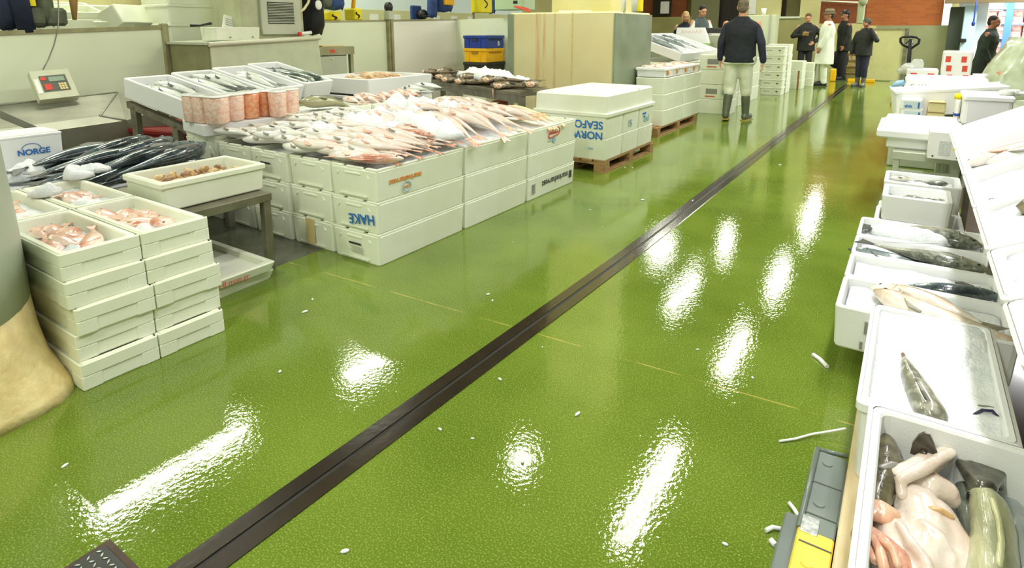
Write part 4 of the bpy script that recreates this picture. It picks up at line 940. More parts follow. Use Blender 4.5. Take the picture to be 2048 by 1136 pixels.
thing('orange_strap', 'orange strap above the tall yellow bag', 'strap', MB().tube([AX(706, 17, -6.95), AX(708, -5, -6.95), AX(709, -60, -6.95)], .03, 6), pm('orange_cloth', (0, 0, 0)))
thing('chair', 'blue plastic chair back behind the corner partition', 'chair', MB().rbox((-.03, -.13, -AX(832, 37, -7.3).z), (.03, .13, .22), .03), BLUC, loc=AX(832, 37, -7.3))
thing('black_cap', 'black cap beside the blue chair back', 'cap', MB().ball((0, 0, 0), (.1, .11, .09)).ball((.08, 0, -.03), (.09, .09, .02)), BLACK, loc=AX(845, 29, -7.2))
# back room behind the partitions
struct('wall_back_room', MB().box((-9.0, 5.5, 0), (-8.95, 14, 4.7)), pm('pale_blue_wall', (226, 240, 240), rough=.5), 'pale wall of the back room behind the partitions', 'wall')
struct('trim_11', MB().box((-8.95, 5.5, 1.4), (-8.93, 14, 1.74)), pm('khaki_band', (206, 204, 150), rough=.5), 'khaki band on the back room wall', 'trim')
for q in range(8): thing('wall_notice', f'white square notice on the khaki band, {ORD[q]} from the machine side', 'notice', MB().box((0, 0, 0), (.015, .22, .26)), PAPER, loc=(-8.93, 7.2+.62*q, 1.40), group='white notices on the khaki band')
thing('workbench', 'pale workbench behind the corner partition', 'bench', MB().rbox((-8.4, 5.4, 0), (-7.5, 9.4, 1.30), .02), PANEL)
thing('storage_bin', 'pale green plastic bin above the end of the cross partition', 'bin', MB().rbox((-.28, -.2, 0), (.28, .2, .3), .03), pm('pale_green_bin', (190, 214, 176), rough=.4), loc=AX(1006, 20, -5.6)+Vector((0, .35, 0)))
part(bpy.data.objects['storage_bin'], 'dark_vent', MB().box((.1, -.205, .1), (.18, -.2, .15)), BLACK)
thing('shelf', 'pale shelf behind the cross partition', 'shelf', MB().rbox((-6.6, 9.0, 0), (-4.8, 9.6, 1.55), .02), PANEL)
# white boxes piled behind the sink partition
for k, (px, py, L, W, H, rz, rx) in enumerate(((150, 58, .8, .4, .22, .3, .0), (190, 40, .8, .4, .22, -.2, .5), (245, 58, .8, .4, .22, .1, .7), (285, 40, .8, .4, .22, .5, -.5), (120, 30, .8, .4, .22, .1, .3), (60, 66, .8, .4, .22, 0, 0))):
    g = AX(px, py, -7.35-.12*(k % 3))
    box(f'white box in the jumbled pile behind the sink partition, {ORD[k]}', L, W, H, 0, 0, 0, M=T(g.x-.2, g.y, g.z-.12) @ Rz(PI/2+rz) @ Rx(rx), group='jumbled boxes behind the partition')
thing('shelf', 'grey shelf under the jumbled white boxes', 'shelf', MB().rbox((-8.2, .6, 0), (-7.1, 3.4, 1.16), .02), STEELP)
for k in range(3): box(f'white box in the neat pile beside the cabinet, {["bottom", "middle", "top"][k]}', .8, .62, .22, -7.35, 4.02, 1.2+.22*k, PI/2, 'lip', 'neat pile beside the cabinet')
thing('shelf', 'grey shelf under the neat pile of white boxes', 'shelf', MB().rbox((-7.8, 3.6, 0), (-6.95, 4.5, 1.195), .02), STEELP)
# brown wall patch and shelf seen between pile and machine
struct('wall_brown', MB().box((-9.6, 4.6, 0), (-9.5, 6.6, 4.7)), BR2, 'brown brick behind the neat pile of boxes', 'wall')
# cabinet and the machine on it
cb = thing('cabinet', 'grey steel cabinet with a rounded front edge under the louvred machine', 'cabinet', MB().box((-6.74, 3.45, 0), (-6.02, 4.84, 1.20)), pm('cabinet_side', (150, 148, 108), (138, 136, 98), rough=.4, metal=.25))
part(cb, 'front_panel', MB().hexa([(-6.02, 3.47, 0), (-5.98, 3.47, 0), (-5.98, 4.92, 0), (-6.02, 4.92, 0)], [(-6.02, 3.47, 1.2), (-6.0, 3.47, 1.2), (-6.0, 4.82, 1.255), (-6.02, 4.82, 1.255)]), pm('cabinet_front', (206, 212, 184), (196, 202, 174), rough=.35, metal=.1))
part(cb, 'top_slab', MB().hexa([(-6.76, 3.42, 1.20), (-5.99, 3.42, 1.20), (-5.99, 4.86, 1.25), (-6.76, 4.86, 1.25)], [(-6.76, 3.42, 1.225), (-5.99, 3.42, 1.225), (-5.99, 4.86, 1.275), (-6.76, 4.86, 1.275)]), STEELP)
part(cb, 'rounded_edge', MB().tube([(-5.99, 3.45, 1.205), (-5.99, 4.84, 1.262)], .026, 10), pm('cabinet_edge', (222, 222, 196), rough=.35))
mc = thing('machine', 'grey louvred machine standing on the steel cabinet', 'machine', MB().rbox((-6.7, 3.92, 1.25), (-6.12, 4.72, 2.3), .01), pm('machine_case', (186, 190, 160), (172, 174, 146), rough=.4, metal=.3))
part(mc, 'front_frame', MB().rbox((-6.12, 4.14, 1.30), (-6.08, 4.66, 2.3), .008), STEELP)
part(mc, 'grille', MB().box((-6.082, 4.22, 1.42), (-6.074, 4.56, 1.66)), BLACK)
for k in range(13): part(mc, 'louvre', MB().box((-6.076, 4.22, 1.43+.0175*k), (-6.064, 4.56, 1.437+.0175*k)), STEELP)
part(mc, 'round_badge', MB().cyl((-6.117, 4.0, 1.345), (-6.112, 4.0, 1.345), .022), INKB)
thing('hose', 'pale hose curving from the louvred machine', 'hose', MB().tube([AX(598, 25, -6.1), AX(608, 18, -6.1), AX(616, 6, -6.15), AX(622, -15, -6.2)], .016, 8), pm('hose_buff', (222, 214, 170), rough=.5))
g = AX(420, 78, -6.2)
o = box('white box with a knife on it at the edge of the cabinet', .52, .3, .14, -6.2, 3.83, 1.24, PI/2, 'plain', t=.02)
part(o, 'lid', MB().rbox((-.24, -.135, 0), (.24, .135, .01), .003), EPS, T(0, 0, .1))
for q in (-.1, .16): part(o, 'rivet', MB().ball((q, -.152, .035), .008), STEELD)
thing('knife', 'black handled knife on the white box at the cabinet', 'knife', MB().tube([AX(381, 51, -6.25), AX(400, 51, -6.25), AX(422, 47, -6.25)], [.014, .010, .016], 8), BLACK)
a = AX(458, 45, -6.3); thing('price_card', 'white printed card leaning on the louvred machine', 'card', MB().box((-.004, -.07, -.07), (.004, .07, .07)), PAPER, M=T(*a) @ Rx(-.25))
for k in range(4): part(bpy.data.objects['price_card'], 'printed_line', MB().box((.004, -.045, .03-.02*k), (.0055, .035, .036-.02*k)), INKG)
thing('red_tube', 'white tube with a red end lying on the cabinet', 'tube', MB().cyl(AX(600, 68, -6.02), AX(622, 65, -6.02), .02), PAPER)
part(bpy.data.objects['red_tube'], 'cap', MB().cyl(AX(597, 68.3, -6.02), AX(602, 67.8, -6.02), .023), TAPER)
# drawer table
tb_ = table('drawer_table', 'small steel table with a drawer and brown paper on it', -6.6, -6.02, 4.80, 5.40, 1.145, [(-6.05, 5.36), (-6.55, 5.36), (-6.55, 4.84)], pm('table_steel_buff', (178, 176, 146), (160, 158, 128), rough=.4, metal=.5), .05, .10)
part(tb_, 'drawer', MB().box((.27, -.3, .80), (.285, .17, 1.03)), STEELP)
part(tb_, 'drawer_gap', MB().box((.26, -.3, 1.03), (.283, .17, 1.042)), BLACK)
part(tb_, 'red_badge', MB().box((.29, -.09, 1.075), (.294, -.02, 1.11)), TAPER)
part(tb_, 'drawer_knob', MB().ball((.29, -.06, 1.0), .012), PANEL)
thing('brown_paper', 'sheet of brown paper on the drawer table', 'paper', MB().rbox((-.2, -.22, 0), (.22, .2, .012), .004), pm('kraft_paper', (222, 200, 140), (212, 188, 126), rough=.7), loc=(-6.3, 5.08, 1.146), rz=.2)
# crates
def crate(label, x0, x1, y0, y1, z0, z1, mat, holes=True, txt=None):
    o = thing('crate', label, 'crate', MB().rbox((x0, y0, z0), (x1, y1, z1-.02), .012).rbox((x0-.012, y0-.012, z1-.045), (x1+.012, y1+.012, z1), .008), mat)
    if holes:
        mb = MB()
        for k in range(5): mb.box((x1+.0005, y0+.08+.075*k, z1-.075), (x1+.0125, y0+.13+.075*k, z1-.055))
        part(o, 'slots', mb, pm('slot_shadow', (40, 44, 70), rough=.6) if mat is BLUEP else pm('slot_shadow_amber', (170, 120, 10), rough=.6))  # shade of slots and recess painted as darker strips, nothing cut out
        part(o, 'handle_recess', MB().box((x0+.16, y0-.0125, z1-.085), (x0+.28, y0-.001, z1-.05)), pm('slot_shadow', (40, 44, 70), rough=.6) if mat is BLUEP else pm('slot_shadow_amber', (170, 120, 10), rough=.6))
        for xx in (x0+.1, x0+.33): part(o, 'rib', MB().box((xx, y0-.008, z0+.02), (xx+.012, y0, z1-.05)), mat)
    return o
crate('dark crate base under the yellow crate', -6.2, -5.74, 7.9, 8.42, .62, .83, RUBBER, False)
o = crate('yellow crate under the blue crate beside the concrete block', -6.19, -5.74, 7.9, 8.40, .832, 1.055, YELP)
o = crate('blue crate on top of the yellow crate beside the concrete block', -6.19, -5.74, 7.9, 8.40, 1.057, 1.262, BLUEP)
text(o, 'printed_lettering', 'B', .1, T(-5.7385, 8.22, 1.1) @ RXF, PAPER, .002)
crate('white and grey box low in the crate stack', -6.2, -5.72, 7.86, 8.44, .2, .40, PANEL, False)
crate('olive crate low in the crate stack', -6.2, -5.72, 7.86, 8.44, .402, .618, pm('olive_crate', (150, 130, 40), rough=.6), False)
crate('dark red crate at the bottom of the crate stack', -6.25, -5.68, 7.82, 8.44, 0, .198, REDP, False)
# odds and ends on top of the concrete block
for k, (px, py) in enumerate(((1246, 16), (1269, 16))):
    g = AY(px, py, 7.2); thing('white_cup', f'tall white cup on the concrete block, {["nearer the pillar", "nearer the edge"][k]}', 'cup', MB().lathe([(.035, 0), (.045, .2), (.045, .24)], 14), PAPER, loc=(g.x, 7.2, 1.575))
g = AY(1150, 16, 7.1); thing('paper_sheet', 'white paper sheet lying on the concrete block', 'paper', MB().rbox((-.2, -.08, 0), (.2, .08, .02), .005), PAPER, loc=(g.x, 7.1, 1.576))
g = AY(1280, 15, 7.25); o = thing('tape_gun', 'yellow and black tape gun on the concrete block', 'tool', MB().rbox((-.03, -.04, 0), (.03, .04, .2), .01), YELB, loc=(g.x, 7.25, 1.575)); part(o, 'roll', MB().cyl((-.05, -.02, .04), (-.05, .02, .04), .04), BLACK)
g = AY(1048, 12, 7.3); thing('rope_loop', 'red rope loop lying on the concrete block', 'rope', MB().tube([(.12*math.cos(t), .08*math.sin(t), .02+.08*abs(math.sin(t/2))) for t in [2*PI*q/16 for q in range(17)]], .012, 6), INKR, loc=(g.x, 7.25, 1.576))
# ------------------------------------------------------------------ right-hand stall: low row of boxes on timber
for k, (x, y0, y1) in enumerate(((-.035, .80, 2.75), (.30, .80, 4.6))):
    thing('timber_bearer', ['pale timber bearer under the near boxes beside the grey floor unit', 'pale timber bearer under the far edge of the low boxes'][k], 'timber', MB().rbox((x, y0, 0), (x+.05, y1, .128), .006), WOODL)
thing('timber_deck', 'pale timber board under the two nearest boxes', 'timber', MB().rbox((.016, .8, .0), (.298, 2.44, .128), .004), WOODL)
thing('timber_bearer', 'dark timber bearer under the far low boxes', 'timber', MB().rbox((-.06, 2.95, 0), (-.01, 4.6, .128), .006), WOOD)
ROWC = [('C', 2.505, 2.855, 'tan eel-like fish'), ('D', 2.86, 3.185, 'dark mackerel'), ('E', 3.19, 3.495, 'striped fish with raised tail'), ('F', 3.50, 3.86, 'grey fish under ice')]
RB = {}
for n_, y0, y1, wh in ROWC:
    RB[n_] = box(f'white box on the low row holding the {wh}', .56, y1-y0, .172, .125, (y0+y1)/2, .13, 0, 'plain', 'open boxes on the low right-hand row', EPSW, t=.018)
    ice_patch(f'ice in the low box with the {wh}', -.125, .375, y0+.03, y1-.03, .268, .012, 26, seed=hash(n_) % 50 if False else ord(n_), base=.09)
mb = MB()
for xx, z0, z1 in ((-.08, .24, .27), (-.05, .2, .26), (-.1, .15, .17), (-.07, .14, .17)): mb.box((xx, 2.5035, z0), (xx+.006, 2.505, z1))
part(RB['C'], 'printed_marks', MB().box((-.175, -.1775, .08), (-.165, -.175, .13)).box((-.185, -.1775, .015), (-.175, -.175, .045)), INKG)
fish('tan', 'tan eel-like fish curved along the low box behind the big ice box', T(.16, 2.70, .262) @ Rz(-.34) @ Rx(.1) @ Matrix.Diagonal((.75, .8, .8, 1)), v=0)
fish('tan', 'second tan fish partly under ice toward the rack', T(.24, 2.62, .258) @ Rz(-.4), v=1)
fish('dark', 'dark blue mackerel half sunk in ice in the low row', T(.19, 3.0, .245) @ Rz(.10+PI) @ Matrix.Diagonal((.5, .75, .8, 1)), v=0)
fish('cod', 'striped fish with a dark raised tail lying across the low row', T(.12, 3.31, .265) @ Rz(-.22+PI) @ Matrix.Diagonal((.85, .7, .8, 1)), v=0)
fish('dark', 'olive backed mackerel along the near wall of the striped fish box', T(.04, 3.25, .255) @ Rz(-.12) @ Matrix.Diagonal((.5, .6, .7, 1)), v=2)
fish('cod', 'large grey fish mostly under ice in the low row', T(.12, 3.68, .25) @ Rz(-.10+PI) @ Matrix.Diagonal((.85, 1.0, .9, 1)), v=1)
ice_mound('ice over the large grey fish', .08, 3.67, .285, .19, .10, .05, -.1, seed=121)
ice_mound('ice beside the dark blue mackerel', .05, 3.04, .262, .16, .08, .03, 0, seed=122); ice_mound('ice over the middle of the tan fish', .2, 2.72, .275, .12, .06, .035, -.4, seed=123); ice_mound('ice on the belly of the striped fish', .16, 3.33, .285, .10, .05, .03, 0, seed=124)
thing('strap', 'white plastic strap lying across the striped fish box', 'strap', MB().tube([(-.03, 3.33, .335), (.08, 3.42, .322), (.19, 3.50, .318)], .004, 6), EPSW)
# B and A: deeper boxes
bB = box('white deep box of ice with one grey fish, second nearest', .70, .335, .24, .142, 2.09, .128, PI/2, 'lip', mat=EPSW, t=.02)
ice_patch('ice filling the second nearest deep box', -.007, .291, 1.757, 2.423, .325, .012, 26, seed=7, base=.16, hfun=lambda u, v: .03*v+.01*u)
ice_mound('heaped ice in the second nearest deep box', .17, 2.2, .335, .1, .13, .03, 0, seed=131)
bA = box('white deep box of split monkfish, nearest the viewer', .80, .42, .285, .215, 1.255, .130, PI/2, 'lip', mat=EPSW, t=.022)
# G, H and their supports
box('white box on end of the low row under the rounded fish box', .44, .36, .11, .12, 4.25, .13, 0, 'plain', mat=EPSW)
bG = thing('polystyrene_box', 'white rounded box with a grey fish on the low row', 'box', eps(.345, .33, .15, .03), EPSW, loc=(.10, 4.24, .242))
ice_patch('ice in the rounded fish box', -.03, .23, 4.12, 4.36, .335, .006, 16, seed=15, base=.05)
fish('cod', 'grey fish in the rounded box of the low row', T(.05, 4.24, .338) @ Rz(PI-.1) @ Matrix.Diagonal((.3, .4, .4, 1)), v=0)
fish('cod', 'small grey fish with tail on the rim of the rounded box', T(.19, 4.22, .345) @ Rz(2.2) @ Matrix.Diagonal((.18, .35, .35, 1)), v=1)
bH = box('white box of grey fish behind the rounded box', .42, .36, .22, .13, 4.72, .16, 0, 'plain', mat=EPSW)
ice_patch('ice in the box behind the rounded box', -.04, .30, 4.58, 4.86, .34, .006, 16, seed=16, base=.05)
for q in range(2): fish('cod', f'grey fish in the box behind the rounded box, {["first", "second"][q]}', T(.04+.14*q, 4.72, .345) @ Rz(.1+PI*q) @ Matrix.Diagonal((.3, .5, .4, 1)))
box('low white box under the box behind the rounded box', .46, .36, .158, .13, 4.72, 0, 0, 'plain', mat=EPSW)
# grey and yellow floor unit
GU = pm('grey_unit', (118, 128, 122), (104, 114, 108), rough=.3, scale=6, coat=.3); YU = pm('yellow_unit', (238, 204, 66), (228, 190, 50), rough=.35, scale=5, coat=.2)
gu = thing('floor_unit', 'grey and yellow ribbed floor unit beside the nearest box', 'pallet truck', MB().rbox((-.126, .95, 0), (-.04, 1.86, .10), .012), GU)
part(gu, 'side_flange', MB().rbox((-.165, .95, 0), (-.126, 1.62, .045), .008), GU)
part(gu, 'raised_top', MB().rbox((-.112, 1.49, .098), (-.038, 1.83, .118), .006), GU)
part(gu, 'yellow_top', MB().rbox((-.120, .95, .098), (-.038, 1.49, .121), .006), YU)
part(gu, 'rim', MB().tube([(-.118, 1.49, .114), (-.118, 1.84, .114)], .008, 6).tube([(-.118, 1.84, .112), (-.04, 1.855, .112)], .007, 6), GU)
for k, y in enumerate((1.38, 1.60, 1.78)): part(gu, 'boss', MB().cyl((-.085, y, .112), (-.085, y, .1215 if k else .1235), .014), YU if k == 0 else GU)
for y in (1.44, 1.55, 1.68): part(gu, 'groove', MB().box((-.112, y, .1175), (-.04, y+.004, .1195 if y > 1.5 else .1225)), pm('groove_dark', (70, 76, 72), rough=.5))
part(gu, 'silver_tape', MB().rbox((-.115, 1.475, .118), (-.075, 1.535, .1235), .002), pm('silver_tape', (206, 210, 206), (150, 156, 152), rough=.25, metal=.5, scale=60))
part(gu, 'bracket', MB().rbox((-.045, 1.55, .09), (.0, 1.80, .113), .01), GU)
# ------------------------------------------------------------------ raised sloping display rack
TL = .47
US = [(4.05, 4.80, 'empty, farthest'), (3.34, 4.02, 'with pink fish'), (2.72, 3.31, 'with a brown round fish'), (2.20, 2.70, 'with a long brown fish'), (1.79, 2.17, 'of loose ice'), (1.44, 1.76, 'of ice with one tan scrap'), (1.0, 1.41, 'of clean ice, nearest')]
RM = []
for k, (y0, y1, wh) in enumerate(US):
    M = T(.305, (y0+y1)/2, .59) @ Ry(-TL) @ T(.40, 0, 0); RM.append(M)
    box(f'white box on the raised rack {wh}', .80, y1-y0, .14, 0, 0, 0, 0, 'lip', 'sloping boxes on the raised rack', EPSW, M=M, t=.03)
    hw = (y1-y0)/2
    if k: ice_patch(f'ice in the raised rack box {wh}', -.373, .373, -hw+.026, hw-.026, .1 if k < 3 else .122, .015, 22, seed=140+k, M=M, base=.05)
fish('pink', 'pink fish in the second farthest box of the raised rack', RM[1] @ T(-.15, -.05, .09) @ Rz(.2), v=0)
fish('pale', 'pale fish beside the pink one on the raised rack', RM[1] @ T(-.1, -.18, .09) @ Rz(-.1), v=1)
fish('red', 'red tailed fish at the far wall of the raised rack box', RM[1] @ T(.05, .1, .09) @ Rz(.4), v=1)
fish('monk', 'brown round fish in the third farthest raised rack box', RM[2] @ T(-.02, .10, .09) @ Rz(.2) @ Matrix.Diagonal((.45, .8, .8, 1)), v=0)
fish('monk', 'brown scrap of fish at the low rim of the raised rack', RM[2] @ T(-.30, -.2, .095) @ Rz(.2) @ Matrix.Diagonal((.2, .4, .4, 1)), v=1)
fish('monk', 'long brown speckled fish in the raised rack box', RM[3] @ T(.0, .12, .112) @ Rz(.1) @ Matrix.Diagonal((1, .7, .6, 1)), v=2)
fish('tan', 'long pale fish nearly covered by ice on the raised rack', RM[4] @ T(-.05, .0, .10) @ Rz(.35) @ Matrix.Diagonal((1, .6, .6, 1)), v=0)
fish('tan', 'small tan scrap at the rim of the raised rack', RM[5] @ T(-.30, .09, .118) @ Rz(.3) @ Matrix.Diagonal((.16, .3, .3, 1)), v=1)
for k in (3, 4, 5, 6): ice_mound(f'heaped ice on the raised rack, {["", "", "", "by the long brown fish", "in the loose ice box", "beside the tan scrap", "in the nearest box"][k]}', .0, -.03, .11, .28, .11, .05, 0, seed=150+k, M=RM[k])
ur = thing('display_rack', 'dark steel rack under the raised sloping boxes', 'rack')
for z_, x_ in ((.57, .36), (.90, .93)): part(ur, 'rail', MB().box((x_, 1.0, z_-.05), (x_+.04, 4.85, z_)), STEELD)
for y in (1.05, 3.2, 4.8):
    for z_, x_ in ((.535, .365), (.86, .93)): part(ur, 'leg', MB().box((x_, y, 0), (x_+.035, y+.035, z_)), STEELD)
# ------------------------------------------------------------------ steel frame table with closed boxes beyond
tN = table('steel_table', 'steel frame table under the closed white boxes beside the aisle', -.06, .36, 5.25, 6.6, .46, [(-.03, 5.28), (.33, 5.28), (-.03, 6.55), (.33, 6.55)], STEELP, .04, .06)
part(tN, 'lower_rail', MB().box((-.16, -.68, .28), (.2, -.655, .33)), STEELP)
o = thing('polystyrene_box', 'large closed white box with overhanging lid on the steel frame table', 'box', MB().rbox((-.23, -.35, 0), (.23, .35, .10), .02), EPSW, loc=(.12, 5.72, .462))
part(o, 'box_lid', MB().loft([rrect(-.29, -.40, .25, .42, .03, .085), rrect(-.30, -.41, .26, .43, .03, .095), rrect(-.30, -.41, .26, .43, .03, .135), rrect(-.27, -.38, .235, .40, .03, .145), rrect(-.255, -.36, .22, .38, .03, .18)]), EPSW)
o = thing('carton', 'small white carton with a yellow sticker on the steel frame table', 'carton', MB().rbox((-.09, -.13, 0), (.11, .15, .19), .006), PAPER, loc=(.24, 5.2, .462))
part(o, 'sticker', MB().rbox((.05, -.133, .07), (.085, -.13, .14), .004), YELB); part(o, 'printed_label', MB().box((-.03, -.1325, .03), (.04, -.1305, .13)), pm('pale_label', (214, 218, 212), (190, 196, 190), rough=.6, scale=60))
for q in (-.06, .08): part(o, 'rivet', MB().ball((q, -.131, .02), .006), BLACK)
# second table of piled goods, farther
def bxY(name, label, cat, x0, y0, x1, y1, Y, dep, mat, r=.015, fn=None):
    a, b = AY(x0, y1, Y), AY(x1, y0, Y); ox, oz = (a.x+b.x)/2, a.z
    o = thing(name, label, cat, MB().rbox((a.x-ox, 0, 0), (b.x-ox, dep, b.z-oz), r), mat, loc=(ox, Y, oz))
    o['w'] = b.x-a.x; o['h'] = b.z-a.z
    return o
PRW = pm('printed_white', (238, 240, 236), rough=.5)
thing('table_block', 'low white plinth under the piled lids and printed boxes', 'plinth', MB().rbox((-.12, 7.05, 0), (1.4, 10.2, .50), .02), STEELP)
for k, (y0, y1) in enumerate(((219, 241), (200, 219))):
    o = bxY('carton', f'small white box with blue print, {["lower", "upper"][k]} of the pair on the plinth', 'box', 1800, y0, 1846, y1, 7.1, .35, PRW)
    w_, h_ = o['w'], o['h']
    part(o, 'printed_panel', MB().box((-w_*.36, -.002, h_*.15), (w_*.42, 0, h_*.8)), pm('pale_print', (206, 222, 226), rough=.5))
    mb = MB()
    for q in range(5): mb.box((-w_*.3+w_*.07*q, -.004, h_*.25), (-w_*.3+w_*.07*q+w_*.05, -.002, h_*(.42+.08*(q % 2))))
    mb.box((w_*.3, -.004, h_*.2), (w_*.38, -.002, h_*.75)); part(o, 'printed_lettering', mb, INKB)
for k, (x0, y0, x1, y1) in enumerate(((1852, 226, 1890, 241), (1855, 206, 1893, 225))):
    o = bxY('carton', f'buff carton, {["lower", "upper"][k]} of the pair beside the blue printed boxes', 'carton', x0, y0, x1, y1, 7.12, .3, pm('buff_carton', (224, 212, 160), (214, 200, 146), rough=.6))
    part(o, 'flap', MB().box((-o['w']*.48, -.004, o['h']*.92), (o['w']*.48, .02, o['h']*1.0)), pm('carton_edge', (160, 130, 80), rough=.7))
g0 = AY(1850, 236, 7.55)
thing('polystyrene_box', 'big white box leaning behind the blue printed and buff cartons', 'box', eps(.92, .5, .26, .03, 'lip'), EPSW, M=T(.33, 7.62, .52) @ Rz(.12) @ Ry(-.10))
for k in range(5):
    thing('polystyrene_lid_stack', f'flat white box lid in the pile on the plinth, {ORD[k]} from the bottom', 'lid', lid(.86-.02*k, .60, .06), EPSW, M=T(.33+.012*((k*3) % 4), 8.5+.05*k, .503+.062*k) @ Rz(.02*((k*2) % 3-1)), group='flat lids piled on the plinth')
bpy.data.objects['polystyrene_lid_stack.003']['label'] = 'flat white lid with black handwriting on the pile'
for k in range(5): bpy.data.objects['polystyrene_lid_stack' + ('.%03d' % k if k else '')].name = 'flat_lid' if k == 0 else 'flat_lid.%03d' % k
text(bpy.data.objects['flat_lid.003'], 'handwriting', 'Cold 2ins', .06, T(-.34, -.302, .004) @ Rx(PI/2), INKD)
thing('blue_glove', 'pale blue glove hanging off the pile of flat lids', 'glove', MB().tube([(0, 0, 0), (-.05, .0, -.02), (-.11, 0, -.06)], [.03, .04, .03], 8).ball((-.12, 0, -.07), (.03, .025, .02)), pm('pale_blue_vinyl', (150, 190, 222), rough=.4), loc=(-.06, 8.3, .76))
o = bxY('polystyrene_box_large', 'big plain white box with a scrap of film on it, past the cartons', 'box', 1922, 196, 2030, 250, 6.35, .5, EPSW, .03); o.name = 'polystyrene_box'
part(o, 'box_lid', MB().rbox((-o['w']/2-.01, -.012, o['h']-.045), (o['w']/2+.01, .515, o['h']+.006), .02), EPSW)
thing('trestle', 'grey trestle under the big plain white box', 'trestle', MB().rbox((.46, 6.36, 0), (1.05, 6.85, o.location.z-.002), .01), STEELP)
thing('film_scrap', 'crumpled clear film on the big plain white box', 'film', MB().ball((0, 0, 0), (.06, .05, .03)).ball((.06, .02, .0), (.05, .04, .035)).ball((.12, 0, 0), (.05, .05, .02)), pm('film', (214, 220, 210), rough=.1, coat=.6), loc=(o.location.x+.12, 6.5, o.location.z+o['h']+.028))
b = bxY('jerrican', 'white bottle with a blue band beside the big plain white box', 'bottle', 1906, 200, 1922, 246, 6.6, .14, PAPER, .02)
part(b, 'blue_band', MB().rbox((-b['w']/2-.004, -.004, b['h']*.3), (b['w']/2+.004, .144, b['h']*.42), .01), BLUEP); part(b, 'cap', MB().cyl((0, .07, b['h']), (0, .07, b['h']+.05), .03), YELB)
thing('stand', 'grey stand under the white bottle', 'stand', MB().rbox((-.1, 0, 0), (.08, .16, b.location.z-.001), .005), STEELP, loc=(b.location.x, 6.59, 0))
# roll of white sheet with yellow ends, clear tub and frame post
a, c = AY(1905, 184, 8.2), AY(2000, 176, 8.2)
o = thing('sheet_roll', 'white sheet roll with yellow tape at both ends', 'roll', MB().cyl(a, c, .07), EPSW); part(o, 'tape', MB().cyl(a+(c-a)*.06, a+(c-a)*.16, .073), pm('pale_yellow_tape', (226, 208, 120), rough=.5)); part(o, 'tape', MB().cyl(a+(c-a)*.84, a+(c-a)*.94, .073), pm('pale_yellow_tape', (0, 0, 0)))
# red taped boxes, bag and pallet jack
o = bxY('polystyrene_box_tall', 'tall white carton bound with red tape on the far side of the lids', 'box', 1880, 104, 1948, 168, 10.4, .5, PRW, .02); o.name = 'carton_taped'
w_, h_ = o['w'], o['h']
for xx in (-.27, .27):
    for q in range(3): part(o, 'red_tape', MB().box((w_*xx-.03+.02*(1-q), -.003, h_*(.12+.28*q)), (w_*xx+.03+.02*(1-q), 0, h_*(.30+.28*q))), TAPER)
o2 = bxY('carton_taped', 'low white carton bound with red tape next to the tall one', 'box', 1811, 140, 1878, 162, 10.6, .5, PRW, .02)
for xx in (-.27, .27): part(o2, 'red_tape', MB().box((o2['w']*xx-.04, -.003, o2['h']*.1), (o2['w']*xx+.04, 0, o2['h']*.7)), TAPER)
thing('plinth', 'grey plinth under the red taped cartons', 'plinth', MB().rbox((.10, 10.35, 0), (1.25, 11.2, min(o.location.z, o2.location.z)-.002), .02), STEELP)
g = AY(1822, 138, 10.5)
bg = thing('clear_bag', 'crumpled clear plastic bag of red meat beside the pallet jack', 'bag', MB().ball((0, 0, .08), (.15, .12, .10)).ball((.07, 0, .15), (.09, .08, .09)).ball((-.09, 0, .05), (.09, .08, .06)), pm('clear_film', (226, 232, 222), rough=.12, coat=.6, alpha=.55), loc=(g.x, 10.9, g.z-.10))
part(bg, 'red_contents', MB().ball((-.01, 0, .05), (.12, .08, .045)), INKR); part(bg, 'white_contents', MB().ball((.02, 0, .12), (.08, .06, .035)), PAPER)
pj = thing('pallet_jack', 'black pallet jack with looped handle in front of the sage wall', 'pallet jack', loc=(0, 0, 0))
Y_ = 13.5
a, b = AY(1817, 128, Y_), AY(1822, 78, Y_)
part(pj, 'shaft', MB().tube([Vector((a.x, Y_, .25)), a, b], .035, 8), BLACK)
hp = [AY(x, y, Y_) for x, y in ((1819, 96), (1806, 90), (1801, 84), (1801, 77), (1805, 74), (1822, 73.5), (1834, 75), (1839, 79), (1837, 87), (1822, 97))]
part(pj, 'handle_loop', MB().tube(hp, .022, 8), BLACK); part(pj, 'lever', MB().tube([AY(1811, 88, Y_), AY(1817, 82, Y_), AY(1826, 88, Y_)], .014, 6), BLACK)
for s in (-1, 1): part(pj, 'fork', MB().rbox((a.x+.14*s-.08, Y_-.1, .06), (a.x+.14*s+.08, Y_+1.1, .12), .01), YELP)
part(pj, 'pump', MB().rbox((a.x-.12, Y_-.15, .05), (a.x+.12, Y_+.05, .35), .03), BLACK)
for s in (-1, 1): part(pj, 'wheel', MB().cyl((a.x+.1*s-.03, Y_-.05, .08), (a.x+.1*s+.03, Y_-.05, .08), .08), RUBBER)
